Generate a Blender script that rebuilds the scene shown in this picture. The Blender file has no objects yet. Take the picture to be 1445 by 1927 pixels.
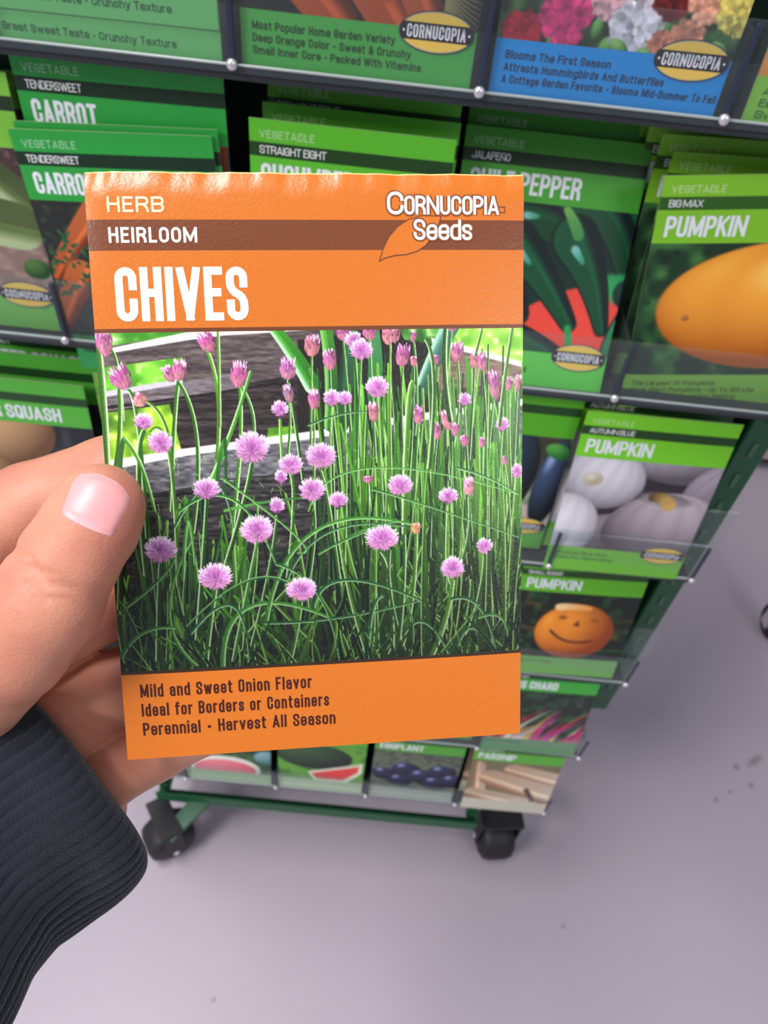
import bpy, math, random
import numpy as np
from mathutils import Matrix, Vector

# ------------------------------------------------------------------ camera
S = bpy.context.scene
COL = S.collection
FPX, CX, CY = 1450.0, 722.5, 963.5
_d = np.array([-157.0, 1290.0, FPX]); _d /= np.linalg.norm(_d)
_x = np.array([1.0, .103, (157 - 1290 * .103) / FPX]); _x /= np.linalg.norm(_x)
_f = np.cross(_d, _x)
if _f[2] < 0: _f = -_f
R = np.array([_x, _f, -_d])            # world = R @ (right, down, forward)
CAM = np.array([0.0, 0.0, 1.0])        # the phone is held one metre above the floor

cam_d = bpy.data.cameras.new('camera')
cam = bpy.data.objects.new('camera', cam_d); COL.objects.link(cam)
M = Matrix.Identity(4)
for i, v in enumerate((R @ np.array([1, 0, 0]), R @ np.array([0, -1, 0]), R @ np.array([0, 0, -1]))):
    for j in range(3): M[j][i] = v[j]
for j in range(3): M[j][3] = CAM[j]
cam.matrix_world = M
cam_d.sensor_fit = 'VERTICAL'; cam_d.sensor_height = 36.0; cam_d.sensor_width = 27.0
cam_d.lens = 36.0 * FPX / 1927.0
cam_d.clip_start = .01
cam_d.dof.use_dof = True; cam_d.dof.focus_distance = .150; cam_d.dof.aperture_fstop = 30.0
S.camera = cam

# ------------------------------------------------------------------ light
S.view_settings.view_transform = 'Standard'; S.view_settings.look = 'None'
S.view_settings.exposure = 0.0; S.view_settings.gamma = 1.0
S.view_settings.use_curve_mapping = False
W = bpy.data.worlds.new('store_air'); S.world = W; W.use_nodes = True
W.node_tree.nodes['Background'].inputs[0].default_value = (.80, .86, 1.0, 1)
W.node_tree.nodes['Background'].inputs[1].default_value = .40
def lamp(name, loc, size, power, aim, color=(1, .97, .93)):
    l = bpy.data.lights.new(name, 'AREA'); l.shape = 'RECTANGLE'; l.size, l.size_y = size
    l.energy = power; l.color = color
    o = bpy.data.objects.new(name, l); COL.objects.link(o); o.location = loc
    o.rotation_euler = (Vector(aim) - Vector(loc)).to_track_quat('-Z', 'Y').to_euler()
    return o
lamp('ceiling_and_fill_light', (-2.6, -1.9, 2.9), (1.2, .5), 88, (-.1, .3, .6), (1, .95, .93))  # front fill behind the camera, added to brighten the rack packets
lamp('ceiling_and_fill_light', (1.8, -2.1, 2.9), (1.2, .5), 22, (0, .3, .6), (1, .97, .95))  # weaker front fill from the right, also added for the rack packets
lamp('ceiling_and_fill_light', (-.75, .02, 3.0), (1.2, .35), 62, (-.45, .05, 0), (1, .96, .98))

# ------------------------------------------------------------------ helpers
def lin(c):
    c = np.asarray(c, float) / 255.0
    return np.where(c <= .04045, c / 12.92, ((c + .055) / 1.055) ** 2.4)
def ray(x, y): return R @ np.array([(x - CX) / FPX, (y - CY) / FPX, 1.0])
def cpt(x, y, z): return np.array([(x - CX) / FPX * z, (y - CY) / FPX * z, z])

def mat(name, rgb=None, rough=.5, spec=.5, metal=0, bump=0, bscale=300, coat=0, mottle=0, mscale=20, **kw):
    m = bpy.data.materials.new(name); m.use_nodes = True
    nt = m.node_tree; b = nt.nodes['Principled BSDF']
    b.inputs['Roughness'].default_value = rough; b.inputs['Metallic'].default_value = metal
    b.inputs['Specular IOR Level'].default_value = spec; b.inputs['Coat Weight'].default_value = coat
    for k, v in kw.items(): b.inputs[k.replace('_', ' ')].default_value = v
    if rgb is None:
        a = nt.nodes.new('ShaderNodeAttribute'); a.attribute_name = 'Col'; src = a.outputs['Color']
    else:
        r = nt.nodes.new('ShaderNodeRGB'); r.outputs[0].default_value = (*lin(rgb), 1); src = r.outputs[0]
    tc = nt.nodes.new('ShaderNodeTexCoord')
    if mottle:
        n = nt.nodes.new('ShaderNodeTexNoise'); n.inputs['Scale'].default_value = mscale; n.inputs['Detail'].default_value = 5
        nt.links.new(tc.outputs['Object'], n.inputs['Vector'])
        mr = nt.nodes.new('ShaderNodeMapRange'); mr.inputs[3].default_value = 1 - mottle; mr.inputs[4].default_value = 1 + mottle
        nt.links.new(n.outputs[0], mr.inputs[0])
        mx = nt.nodes.new('ShaderNodeVectorMath'); mx.operation = 'MULTIPLY'
        nt.links.new(src, mx.inputs[0]); nt.links.new(mr.outputs[0], mx.inputs[1]); src = mx.outputs[0]
    nt.links.new(src, b.inputs['Base Color'])
    if bump:
        n = nt.nodes.new('ShaderNodeTexNoise'); n.inputs['Scale'].default_value = bscale; n.inputs['Detail'].default_value = 3
        nt.links.new(tc.outputs['Object'], n.inputs['Vector'])
        bp = nt.nodes.new('ShaderNodeBump'); bp.inputs['Strength'].default_value = bump; bp.inputs['Distance'].default_value = .0004
        nt.links.new(n.outputs[0], bp.inputs['Height']); nt.links.new(bp.outputs[0], b.inputs['Normal'])
    return m

def link(name, me, parent=None, m=None, smooth=False):
    o = bpy.data.objects.new(name, me); COL.objects.link(o)
    if m: me.materials.append(m)
    if smooth: me.shade_smooth()
    if parent: o.parent = parent
    return o
def empty(name, loc=(0, 0, 0)):
    o = bpy.data.objects.new(name, None); COL.objects.link(o); o.location = loc; o.empty_display_size = .02
    return o
def tag(o, label, cat, group=None, kind=None):
    o['label'] = label
    if cat: o['category'] = cat
    if group: o['group'] = group
    if kind: o['kind'] = kind
    return o
def mesh(name, v, f):
    me = bpy.data.meshes.new(name); me.from_pydata([tuple(p) for p in v], [], f); me.update(); return me
def gridmesh(name, P, flip=False):
    """P: (rows, cols, 3) array of points -> quad grid mesh"""
    h, w = P.shape[:2]
    idx = np.arange(h * w).reshape(h, w)
    q = np.stack([idx[:-1, :-1], idx[1:, :-1], idx[1:, 1:], idx[:-1, 1:]], -1).reshape(-1, 4)
    if flip: q = q[:, ::-1]
    me = bpy.data.meshes.new(name)
    me.vertices.add(h * w); me.vertices.foreach_set('co', P.reshape(-1).astype(np.float32))
    n = len(q)
    me.loops.add(n * 4); me.loops.foreach_set('vertex_index', q.reshape(-1).astype(np.int32))
    me.polygons.add(n); me.polygons.foreach_set('loop_start', (np.arange(n) * 4).astype(np.int32))
    me.update(calc_edges=True); me.validate()
    return me
def pointcol(me, c):
    a = me.color_attributes.new('Col', 'FLOAT_COLOR', 'POINT')
    rgba = np.ones((len(me.vertices), 4), np.float32); rgba[:, :3] = c.reshape(-1, 3); a.data.foreach_set('color', rgba.ravel())
def facecol(me, c):
    a = me.color_attributes.new('Col', 'FLOAT_COLOR', 'CORNER')
    rgba = np.ones((len(me.loops), 4), np.float32)
    for p in me.polygons:
        rgba[p.loop_start:p.loop_start + p.loop_total, :3] = c[p.index]
    a.data.foreach_set('color', rgba.ravel())

class MB:
    def __init__(s): s.v = []; s.f = []
    def add(s, v, f):
        o = len(s.v); s.v += [tuple(p) for p in v]; s.f += [tuple(i + o for i in q) for q in f]
    def box(s, x0, x1, y0, y1, z0, z1, b=0):
        if b == 0:
            s.add([(x, y, z) for x in (x0, x1) for y in (y0, y1) for z in (z0, z1)],
                  [(0, 1, 3, 2), (4, 6, 7, 5), (0, 4, 5, 1), (2, 3, 7, 6), (0, 2, 6, 4), (1, 5, 7, 3)])
        else:                                   # chamfered along every edge
            import itertools
            vs = []; key = {}
            for sx, sy, sz in itertools.product((0, 1), repeat=3):
                c = ((x0, x1)[sx], (y0, y1)[sy], (z0, z1)[sz]); g = (1 - 2 * sx, 1 - 2 * sy, 1 - 2 * sz)
                for ax in range(3):
                    p = [c[k] + (0 if k == ax else g[k] * b) for k in range(3)]
                    key[(sx, sy, sz, ax)] = len(vs); vs.append(p)
            fs = []
            for ax in range(3):
                u, w = (ax + 1) % 3, (ax + 2) % 3
                for sd in (0, 1):
                    q = []
                    for a, c in ((0, 0), (1, 0), (1, 1), (0, 1)):
                        k = [0, 0, 0]; k[ax] = sd; k[u] = a; k[w] = c; q.append(key[(*k, ax)])
                    fs.append(q if sd else q[::-1])
            for ax in range(3):
                u, w = (ax + 1) % 3, (ax + 2) % 3
                for a, c in itertools.product((0, 1), repeat=2):
                    k0 = [0, 0, 0]; k0[u] = a; k0[w] = c; k1 = list(k0); k1[ax] = 1
                    fs.append([key[(*k0, u)], key[(*k1, u)], key[(*k1, w)], key[(*k0, w)]])
            for c in itertools.product((0, 1), repeat=3):
                fs.append([key[(*c, 0)], key[(*c, 1)], key[(*c, 2)]])
            s.add(vs, fs)
    def lathe(s, prof, n=24, c=(0, 0, 0), axis='x'):
        v = []
        for a, r in prof:
            for i in range(n):
                t = 2 * math.pi * i / n; p = [a, r * math.cos(t), r * math.sin(t)]
                if axis == 'y': p = [p[1], p[0], p[2]]
                if axis == 'z': p = [p[1], p[2], p[0]]
                v.append([p[k] + c[k] for k in range(3)])
        f = [(j * n + i, j * n + (i + 1) % n, (j + 1) * n + (i + 1) % n, (j + 1) * n + i) for j in range(len(prof) - 1) for i in range(n)]
        f.append(tuple(range(n))); f.append(tuple(reversed(range((len(prof) - 1) * n, len(prof) * n))))
        s.add(v, f)
    def build(s, name, m, parent=None, smooth=False):
        import bmesh
        me = mesh(name, s.v, s.f); bm = bmesh.new(); bm.from_mesh(me)
        bmesh.ops.recalc_face_normals(bm, faces=bm.faces); bm.to_mesh(me); bm.free()
        return link(name, me, parent, m, smooth)

# ------------------------------------------------------------------ lettering (own stroke alphabet)
r_ = 1
G = {
 'A': (1.15, [[(0, 0), (.5, 1)], [(.5, 1), (1, 0)], [(.22, .24), (.78, .24)]]),
 'B': (1, [[(0, 0), (0, 1), (1, 1, r_), (1, .53, r_), (0, .53)], [(.5, .53), (1, .53, r_), (1, 0, r_), (0, 0)]]),
 'C': (1, [[(1, .68), (1, 1, r_), (0, 1, r_), (0, 0, r_), (1, 0, r_), (1, .32)]]),
 'D': (1, [[(0, 0), (0, 1), (1, 1, r_), (1, 0, r_), (0, 0)]]),
 'E': (.8, [[(1, 1), (0, 1), (0, 0), (1, 0)], [(0, .53), (.85, .53)]]),
 'F': (.8, [[(1, 1), (0, 1), (0, 0)], [(0, .53), (.85, .53)]]),
 'G': (1, [[(1, .7), (1, 1, r_), (0, 1, r_), (0, 0, r_), (1, 0, r_), (1, .48), (.5, .48)]]),
 'H': (1, [[(0, 0), (0, 1)], [(1, 0), (1, 1)], [(0, .53), (1, .53)]]),
 'I': (0, [[(0, 0), (0, 1)]]),
 'J': (.9, [[(1, 1), (1, 0, r_), (0, 0, r_), (0, .3)]]),
 'K': (1.05, [[(0, 0), (0, 1)], [(1, 1), (.05, .42)], [(.35, .6), (1, 0)]]),
 'L': (.75, [[(0, 1), (0, 0), (1, 0)]]),
 'M': (1.55, [[(0, 0), (0, 1)], [(.02, 1), (.5, .12)], [(.5, .12), (.98, 1)], [(1, 1), (1, 0)]]),
 'N': (1.3, [[(0, 0), (0, 1)], [(.04, 1), (.96, 0)], [(1, 0), (1, 1)]]),
 'O': (1, [[(.5, 1), (1, 1, r_), (1, 0, r_), (0, 0, r_), (0, 1, r_), (.5, 1)]]),
 'P': (1, [[(0, 0), (0, 1), (1, 1, r_), (1, .46, r_), (0, .46)]]),
 'Q': (1, [[(.5, 1), (1, 1, r_), (1, 0, r_), (0, 0, r_), (0, 1, r_), (.5, 1)], [(.6, .25), (1, 0)]]),
 'R': (1, [[(0, 0), (0, 1), (1, 1, r_), (1, .5, r_), (0, .5)], [(.5, .5), (.95, .4, r_), (1, 0)]]),
 'S': (1, [[(1, .72), (1, 1, r_), (0, 1, r_), (0, .58, r_), (1, .42, r_), (1, 0, r_), (0, 0, r_), (0, .28)]]),
 'T': (1, [[(0, 1), (1, 1)], [(.5, 1), (.5, 0)]]),
 'U': (1, [[(0, 1), (0, 0, r_), (1, 0, r_), (1, 1)]]),
 'V': (1.15, [[(0, 1), (.5, 0)], [(.5, 0), (1, 1)]]),
 'W': (1.7, [[(0, 1), (.25, 0)], [(.25, 0), (.5, .95)], [(.5, .95), (.75, 0)], [(.75, 0), (1, 1)]]),
 'X': (1.1, [[(0, 0), (1, 1)], [(0, 1), (1, 0)]]),
 'Y': (1.1, [[(0, 1), (.5, .45), (1, 1)], [(.5, .5), (.5, 0)]]),
 'Z': (.9, [[(0, 1), (1, 1), (0, 0), (1, 0)]]),
 'a': (.9, [[(0, .55), (0, .72, r_), (1, .72, r_), (1, 0)], [(1, .42), (0, .4, r_), (0, 0, r_), (1, 0)]]),
 'b': (.9, [[(0, 1), (0, 0)], [(0, .72), (1, .72, r_), (1, 0, r_), (0, 0)]]),
 'c': (.85, [[(1, .5), (1, .72, r_), (0, .72, r_), (0, 0, r_), (1, 0, r_), (1, .22)]]),
 'd': (.9, [[(1, 1), (1, 0)], [(1, .72), (0, .72, r_), (0, 0, r_), (1, 0)]]),
 'e': (.9, [[(0, .36), (1, .36), (1, .72, r_), (0, .72, r_), (0, 0, r_), (1, 0, r_), (1, .17)]]),
 'f': (.6, [[(1, 1), (.35, 1, r_), (.35, 0)], [(0, .72), (1, .72)]]),
 'g': (.9, [[(1, 0), (0, 0, r_), (0, .72, r_), (1, .72)], [(1, .72), (1, -.27, r_), (0, -.27)]]),
 'h': (.9, [[(0, 1), (0, 0)], [(0, .72), (1, .72, r_), (1, 0)]]),
 'i': (0, [[(0, .72), (0, 0)], [(0, .97), (0, 1)]]),
 'j': (.3, [[(1, .72), (1, -.27), (0, -.27)], [(1, .97), (1, 1)]]),
 'k': (.9, [[(0, 0), (0, 1)], [(1, .72), (.05, .32)], [(.35, .45), (1, 0)]]),
 'l': (0, [[(0, 1), (0, 0)]]),
 'm': (1.7, [[(0, .72), (0, 0)], [(0, .72), (.5, .72, r_), (.5, 0)], [(.5, .72), (1, .72, r_), (1, 0)]]),
 'n': (.9, [[(0, .72), (0, 0)], [(0, .72), (1, .72, r_), (1, 0)]]),
 'o': (.9, [[(.5, .72), (1, .72, r_), (1, 0, r_), (0, 0, r_), (0, .72, r_), (.5, .72)]]),
 'p': (.9, [[(0, -.27), (0, .72)], [(0, .72), (1, .72, r_), (1, 0, r_), (0, 0)]]),
 'q': (.9, [[(1, -.27), (1, .72)], [(1, .72), (0, .72, r_), (0, 0, r_), (1, 0)]]),
 'r': (.55, [[(0, .72), (0, 0)], [(0, .58), (.25, .72, r_), (1, .7)]]),
 's': (.82, [[(1, .55), (1, .72, r_), (0, .72, r_), (0, .42, r_), (1, .3, r_), (1, 0, r_), (0, 0, r_), (0, .17)]]),
 't': (.55, [[(.35, .95), (.35, 0, r_), (1, 0)], [(0, .72), (1, .72)]]),
 'u': (.9, [[(0, .72), (0, 0, r_), (1, 0, r_)], [(1, .72), (1, 0)]]),
 'v': (.95, [[(0, .72), (.5, 0)], [(.5, 0), (1, .72)]]),
 'w': (1.5, [[(0, .72), (.25, 0)], [(.25, 0), (.5, .66)], [(.5, .66), (.75, 0)], [(.75, 0), (1, .72)]]),
 'x': (.9, [[(0, 0), (1, .72)], [(0, .72), (1, 0)]]),
 'y': (.95, [[(0, .72), (.52, 0)], [(1, .72), (.35, -.27), (.05, -.27)]]),
 'z': (.8, [[(0, .72), (1, .72), (0, 0), (1, 0)]]),
 '&': (1.1, [[(1, .45), (.75, 0, r_), (0, 0, r_), (0, .4, r_), (.75, .7, r_), (.6, 1, r_), (.15, 1, r_), (.15, .75), (1, 0)]]),
 '-': (.5, [[(0, .42), (1, .42)]]),
 '.': (0, [[(0, 0), (0, .02)]]),
 'Ñ': (1.3, [[(0, 0), (0, .8)], [(.04, .8), (.96, 0)], [(1, 0), (1, .8)], [(.1, .97), (.4, 1.04), (.6, .96), (.9, 1.03)]]),
 '1': (.3, [[(0, .8), (1, 1), (1, 0)]]),
 '0': (.9, [[(.5, 1), (1, 1, r_), (1, 0, r_), (0, 0, r_), (0, 1, r_), (.5, 1)]]),
}
def rounded(pts, rmax):
    out = []
    for i, p in enumerate(pts):
        if len(p) > 2 and 0 < i < len(pts) - 1:
            P = np.array(p[:2]); A = np.array(pts[i - 1][:2]) - P; B = np.array(pts[i + 1][:2]) - P
            la, lb = np.linalg.norm(A), np.linalg.norm(B)
            ra = la if i == 1 else la * .5
            rb = lb if i == len(pts) - 2 else lb * .5
            r = min(ra, rb, rmax)
            a = P + A / la * r; b = P + B / lb * r
            for t in np.linspace(0, 1, 8):
                c = .45                                        # a circle-like corner
                q = (1 - t) ** 3 * a + 3 * (1 - t) ** 2 * t * (a + (P - a) * .552) + 3 * (1 - t) * t * t * (b + (P - b) * .552) + t ** 3 * b
                out.append(q)
        else: out.append(np.array(p[:2], float))
    res = [out[0]]
    for q in out[1:]:
        if np.linalg.norm(q - res[-1]) > 1e-6: res.append(q)
    return res
def glyph_strokes(text, h, width, s, gap=.55, space=1.9, slant=0):
    """strokes in mm for a line of text, baseline at 0, y up, fitted to the given width"""
    wid = []; tot_w = 0; fixed = 0
    for i, ch in enumerate(text):
        if ch == ' ': fixed += s * space; wid.append(None); continue
        if ch == '•': fixed += s * 2.2; wid.append('b')
        else:
            w = G[ch][0]; tot_w += w; fixed += s; wid.append(w)
        if i < len(text) - 1: fixed += s * gap
    k = (width - fixed) / max(tot_w, .01)          # inner width of a unit glyph
    k = max(k, .2 * s)
    x = 0; out = []
    for ch, w in zip(text, wid):
        if w is None: x += s * space; continue
        if w == 'b':
            out.append(('dot', (x + s * 1.1, h * .42), s * .85)); x += s * 2.2 + s * gap; continue
        iw = w * k
        for st in G[ch][1]:
            pts = [(x + s / 2 + p[0] * iw, s / 2 + p[1] * (h - s), *p[2:]) for p in st]
            lim = (0, h)
            if min(p[1] for p in st) < 0: lim = (-.4 * h, h)
            out.append(('line', rounded(pts, max(iw * .5, s * .5)), lim, st[0][:2] == st[-1][:2]))
        x += iw + s + s * gap
    return out
def ribbon(pts, s, lim, closed, grow=0):
    P = [np.array(p) for p in pts]; n = len(P)
    if not closed:
        a = P[0] - P[1]; P[0] = P[0] + a / np.linalg.norm(a) * s / 2
        a = P[-1] - P[-2]; P[-1] = P[-1] + a / np.linalg.norm(a) * s / 2
    hw = s / 2 + grow; V = []
    for i in range(n):
        if closed: a, b = P[(i - 1) % (n - 1)] if i in (0, n - 1) else P[i - 1], P[1] if i in (0, n - 1) else P[i + 1]
        else: a, b = P[max(i - 1, 0)], P[min(i + 1, n - 1)]
        if closed and i in (0, n - 1): a = P[n - 2]
        d1 = P[i] - a; d2 = b - P[i]
        l1, l2 = np.linalg.norm(d1), np.linalg.norm(d2)
        d1 = d1 / l1 if l1 > 1e-9 else d2 / l2
        d2 = d2 / l2 if l2 > 1e-9 else d1
        n1 = np.array([-d1[1], d1[0]]); n2 = np.array([-d2[1], d2[0]]); m = n1 + n2; lm = np.linalg.norm(m)
        m = n1 if lm < 1e-6 else m / lm
        k = min(1 / max(np.dot(m, n1), .2), 2.6)
        for sg in (1, -1):
            q = P[i] + m * k * hw * sg
            q[1] = min(max(q[1], lim[0] - grow), lim[1] + grow); V.append(q)
    F = [(2 * i, 2 * i + 1, 2 * i + 3, 2 * i + 2) for i in range(n - 1)]
    return V, F

class Print:
    """flat ink shapes on a packet face; x right, y down from the top edge, in mm"""
    def __init__(s, surf): s.v = []; s.f = []; s.c = []; s.surf = surf
    def poly(s, pts, col, off):
        o = len(s.v)
        for x, y in pts: s.v.append(s.surf(x, y, off))
        s.f.append(tuple(range(o + len(pts) - 1, o - 1, -1))); s.c.append(lin(col))
    def quads(s, V, F, col, off):
        o = len(s.v)
        for x, y in V: s.v.append(s.surf(x, y, off))
        for q in F: s.f.append(tuple(i + o for i in q)); s.c.append(lin(col))
    def text(s, t, x, base, h, width, st, col, off=.06, gap=.55, space=1.9, grow=0, slant=0):
        for g in glyph_strokes(t, h, width, st, gap, space):
            if g[0] == 'dot':
                c, r = g[1], g[2] + grow
                s.poly([(x + c[0] + r * math.cos(a), base - c[1] + r * math.sin(a)) for a in np.linspace(0, 2 * math.pi, 15)[:-1]], col, off)
            else:
                V, F = ribbon(g[1], st, g[2], g[3], grow)
                s.quads([(x + p[0] + slant * p[1], base - p[1]) for p in V], F, col, off)
    def ellipse(s, cx, cy, rx, ry, col, off, n=40):
        s.poly([(cx + rx * math.cos(a), cy - ry * math.sin(a)) for a in np.linspace(0, 2 * math.pi, n + 1)[:-1]][::-1], col, off)
    def emblem(s, cx, cy, k=1):
        zc = float(s.surf(cx - 4, cy - 4, 0)[1]); fn = s.surf
        def flat(x, y, off):
            q = fn(x, y, 0).copy(); q[1] = zc - off * 3e-3; return q
        s.surf = flat
        s.ellipse(cx, cy, 13.4 * k, 6.7 * k, (60, 58, 62), .05); s.ellipse(cx, cy, 12.9 * k, 6.3 * k, (180, 172, 150), .06)
        s.ellipse(cx, cy, 12.6 * k, 6.0 * k, (230, 190, 84), .07)
        rx, ry, hh = 13.1 * k, 6.5 * k, 2.75 * k
        xe = lambda y: rx * math.sqrt(max(0, 1 - (y / ry) ** 2))
        ys = np.linspace(-hh, hh, 9)
        s.poly([(cx - xe(y), cy + y) for y in ys] + [(cx + xe(y), cy + y) for y in ys[::-1]], (32, 26, 32), .08)
        s.text('CORNUCOPIA', cx - 10.4 * k, cy + 2.05 * k, 4.1 * k, 20.8 * k, .56 * k, (226, 222, 230), .1, gap=.9)
        for sx in (-1, 1): s.ellipse(cx + sx * 11.6 * k, cy, .4 * k, .4 * k, (232, 228, 232), .1, 8)
    def build(s, name, m, parent):
        me = mesh(name, s.v, s.f); facecol(me, s.c); me.materials.append(m)
        return link(name, me, parent)

# ------------------------------------------------------------------ picture painting (numpy rasters that become coloured grids)
class Paint:
    def __init__(s, w, h, res, y0=0, x0=0):
        s.res = res; s.x0, s.y0 = x0, y0; s.W = int(w * res) + 1; s.H = int(h * res) + 1; s.w, s.h = w, h
        xs = np.linspace(x0, x0 + w, s.W); ys = np.linspace(y0, y0 + h, s.H)
        s.X, s.Y = np.meshgrid(xs, ys); s.A = np.zeros((s.H, s.W, 3)); s.rs = np.random.RandomState(5)
    def box(s, x0, x1, y0, y1):
        a = max(0, int((x0 - s.x0) * s.res) - 1); b = min(s.W, int((x1 - s.x0) * s.res) + 3)
        c = max(0, int((y0 - s.y0) * s.res) - 1); d = min(s.H, int((y1 - s.y0) * s.res) + 3)
        return (slice(c, d), slice(a, b)) if b > a and d > c else None
    def fill(s, c): s.A[:] = c
    def noise(s, sx, sy, seed=0):
        r = np.random.RandomState(seed); nx = int(s.w / sx) + 3; ny = int(s.h / sy) + 3
        g = r.rand(ny, nx); fx = (s.X - s.x0) / sx; fy = (s.Y - s.y0) / sy
        ix = fx.astype(int); iy = fy.astype(int); tx = fx - ix; ty = fy - iy
        tx = tx * tx * (3 - 2 * tx); ty = ty * ty * (3 - 2 * ty)
        return (g[iy, ix] * (1 - tx) + g[iy, ix + 1] * tx) * (1 - ty) + (g[iy + 1, ix] * (1 - tx) + g[iy + 1, ix + 1] * tx) * ty
    def mix(s, mask, c): s.A = s.A * (1 - mask[..., None]) + np.asarray(c, float) * mask[..., None]
    def polymask(s, pts, soft=.12):
        ins = np.zeros(s.X.shape, bool); dm = np.full(s.X.shape, 1e9); n = len(pts)
        for i in range(n):
            (x0, y0), (x1, y1) = pts[i], pts[(i + 1) % n]
            c = ((y0 > s.Y) != (y1 > s.Y)) & (s.X < (x1 - x0) * (s.Y - y0) / ((y1 - y0) or 1e-9) + x0); ins ^= c
            dx, dy = x1 - x0, y1 - y0; L = dx * dx + dy * dy or 1e-9
            t = np.clip(((s.X - x0) * dx + (s.Y - y0) * dy) / L, 0, 1)
            dm = np.minimum(dm, np.hypot(s.X - x0 - t * dx, s.Y - y0 - t * dy))
        return np.clip(.5 + np.where(ins, dm, -dm) / soft, 0, 1)
    def poly(s, pts, c, soft=.12, op=1): s.mix(s.polymask(pts, soft) * op, c)
    def cap(s, p0, p1, r0, r1, c0, c1, rim=None, soft=None, op=1):
        soft = soft or .8 / s.res
        m = max(r0, r1) + soft; b = s.box(min(p0[0], p1[0]) - m, max(p0[0], p1[0]) + m, min(p0[1], p1[1]) - m, max(p0[1], p1[1]) + m)
        if b is None: return
        X, Y = s.X[b], s.Y[b]; dx, dy = p1[0] - p0[0], p1[1] - p0[1]; L = dx * dx + dy * dy or 1e-9
        t = np.clip(((X - p0[0]) * dx + (Y - p0[1]) * dy) / L, 0, 1)
        ex, ey = X - p0[0] - t * dx, Y - p0[1] - t * dy
        r = r0 + (r1 - r0) * t; d = np.hypot(ex, ey)
        a = np.clip(.5 + (r - d) / soft, 0, 1)[..., None] * op
        c = np.asarray(c0, float) * (1 - t[..., None]) + np.asarray(c1, float) * t[..., None]
        side = (ex * dy - ey * dx) / math.sqrt(L) / np.maximum(r, 1e-3)
        if rim is not None:
            k = np.clip((side * rim[1] - .25) * 2.2, 0, 1)[..., None]
            c = c * (1 - .18 * (side * rim[1] < 0)[..., None]) * (1 - k) + np.asarray(rim[0], float) * k
        s.A[b] = s.A[b] * (1 - a) + c * a
    def curve(s, pts, w0, w1, c0, c1, rim=None, n=14, op=1, soft=None):
        P = [np.array(p, float) for p in pts]; T = np.linspace(0, 1, n + 1)
        if len(P) == 3: Q = [(1 - t) ** 2 * P[0] + 2 * (1 - t) * t * P[1] + t * t * P[2] for t in T]
        elif len(P) == 4: Q = [(1 - t) ** 3 * P[0] + 3 * (1 - t) ** 2 * t * P[1] + 3 * (1 - t) * t * t * P[2] + t ** 3 * P[3] for t in T]
        else: Q = [P[0] * (1 - t) + P[1] * t for t in T]
        c0, c1 = np.asarray(c0, float), np.asarray(c1, float)
        for i in range(n):
            a, b = T[i], T[i + 1]
            s.cap(Q[i], Q[i + 1], w0 + (w1 - w0) * a, w0 + (w1 - w0) * b, c0 + (c1 - c0) * a, c0 + (c1 - c0) * b, rim, soft, op)
    def ball(s, cx, cy, rx, ry, rot, cd, cl, hi=None, light=(-.4, -.6), ribs=0, soft=.4, pw=1.0, op=1):
        ca, sa = math.cos(rot), math.sin(rot)
        u = ((s.X - cx) * ca + (s.Y - cy) * sa) / rx; v = (-(s.X - cx) * sa + (s.Y - cy) * ca) / ry
        q = np.sqrt(u * u + v * v); a = np.clip(.5 + (1 - q) * min(rx, ry) / soft, 0, 1) * op
        z = np.sqrt(np.clip(1 - q * q, 0, 1)); wx = u * ca - v * sa; wy = u * sa + v * ca
        lz = math.sqrt(max(.05, 1 - light[0] ** 2 - light[1] ** 2))
        sh = np.clip(wx * light[0] + wy * light[1] + z * lz, 0, 1) ** pw
        if ribs:
            sh = sh * (.86 + .14 * np.abs(np.cos(np.arcsin(np.clip(u / np.sqrt(np.clip(1 - v * v, .05, 1)), -1, 1)) * ribs)))
        c = np.asarray(cd, float) + (np.asarray(cl, float) - cd) * sh[..., None]
        if hi is not None:
            k = np.clip((sh - hi[1]) / (1 - hi[1]), 0, 1)[..., None] ** 2; c = c * (1 - k) + np.asarray(hi[0], float) * k
        s.A = s.A * (1 - a[..., None]) + c * a[..., None]
    def grid(s, name, surf, off, m, parent, step=1):
        A = lin(np.clip(s.A[::step, ::step], 0, 255)); X = s.X[::step, ::step]; Y = s.Y[::step, ::step]
        me = gridmesh(name, surf(X, Y, off)); pointcol(me, A); me.materials.append(m); me.shade_smooth()
        return link(name, me, parent)

# ------------------------------------------------------------------ materials
M_paper = mat('printed_paper', None, rough=.42, spec=.45, bump=.05, bscale=900)
M_held = mat('glossy_printed_paper', None, rough=.32, spec=.45, bump=.2, bscale=1600, coat=.2, Coat_Roughness=.28, mottle=.05, mscale=900)
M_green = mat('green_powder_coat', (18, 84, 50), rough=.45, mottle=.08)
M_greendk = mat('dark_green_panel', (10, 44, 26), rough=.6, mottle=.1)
M_edge = mat('dark_acrylic_edge', (38, 46, 66), rough=.3, spec=.6)
M_rail = mat('slate_rail', (50, 58, 64), rough=.35, spec=.6); M_bend_highlight = mat('pale_bend_highlight', (150, 160, 158), rough=.3)
M_shelf = mat('smoky_tray_floor', (40, 46, 50), rough=.4)
M_chrome = mat('bright_rivet', (225, 220, 225), rough=.25, metal=.7)
M_rubber = mat('black_rubber', (24, 23, 28), rough=.55, mottle=.1, mscale=60)
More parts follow.
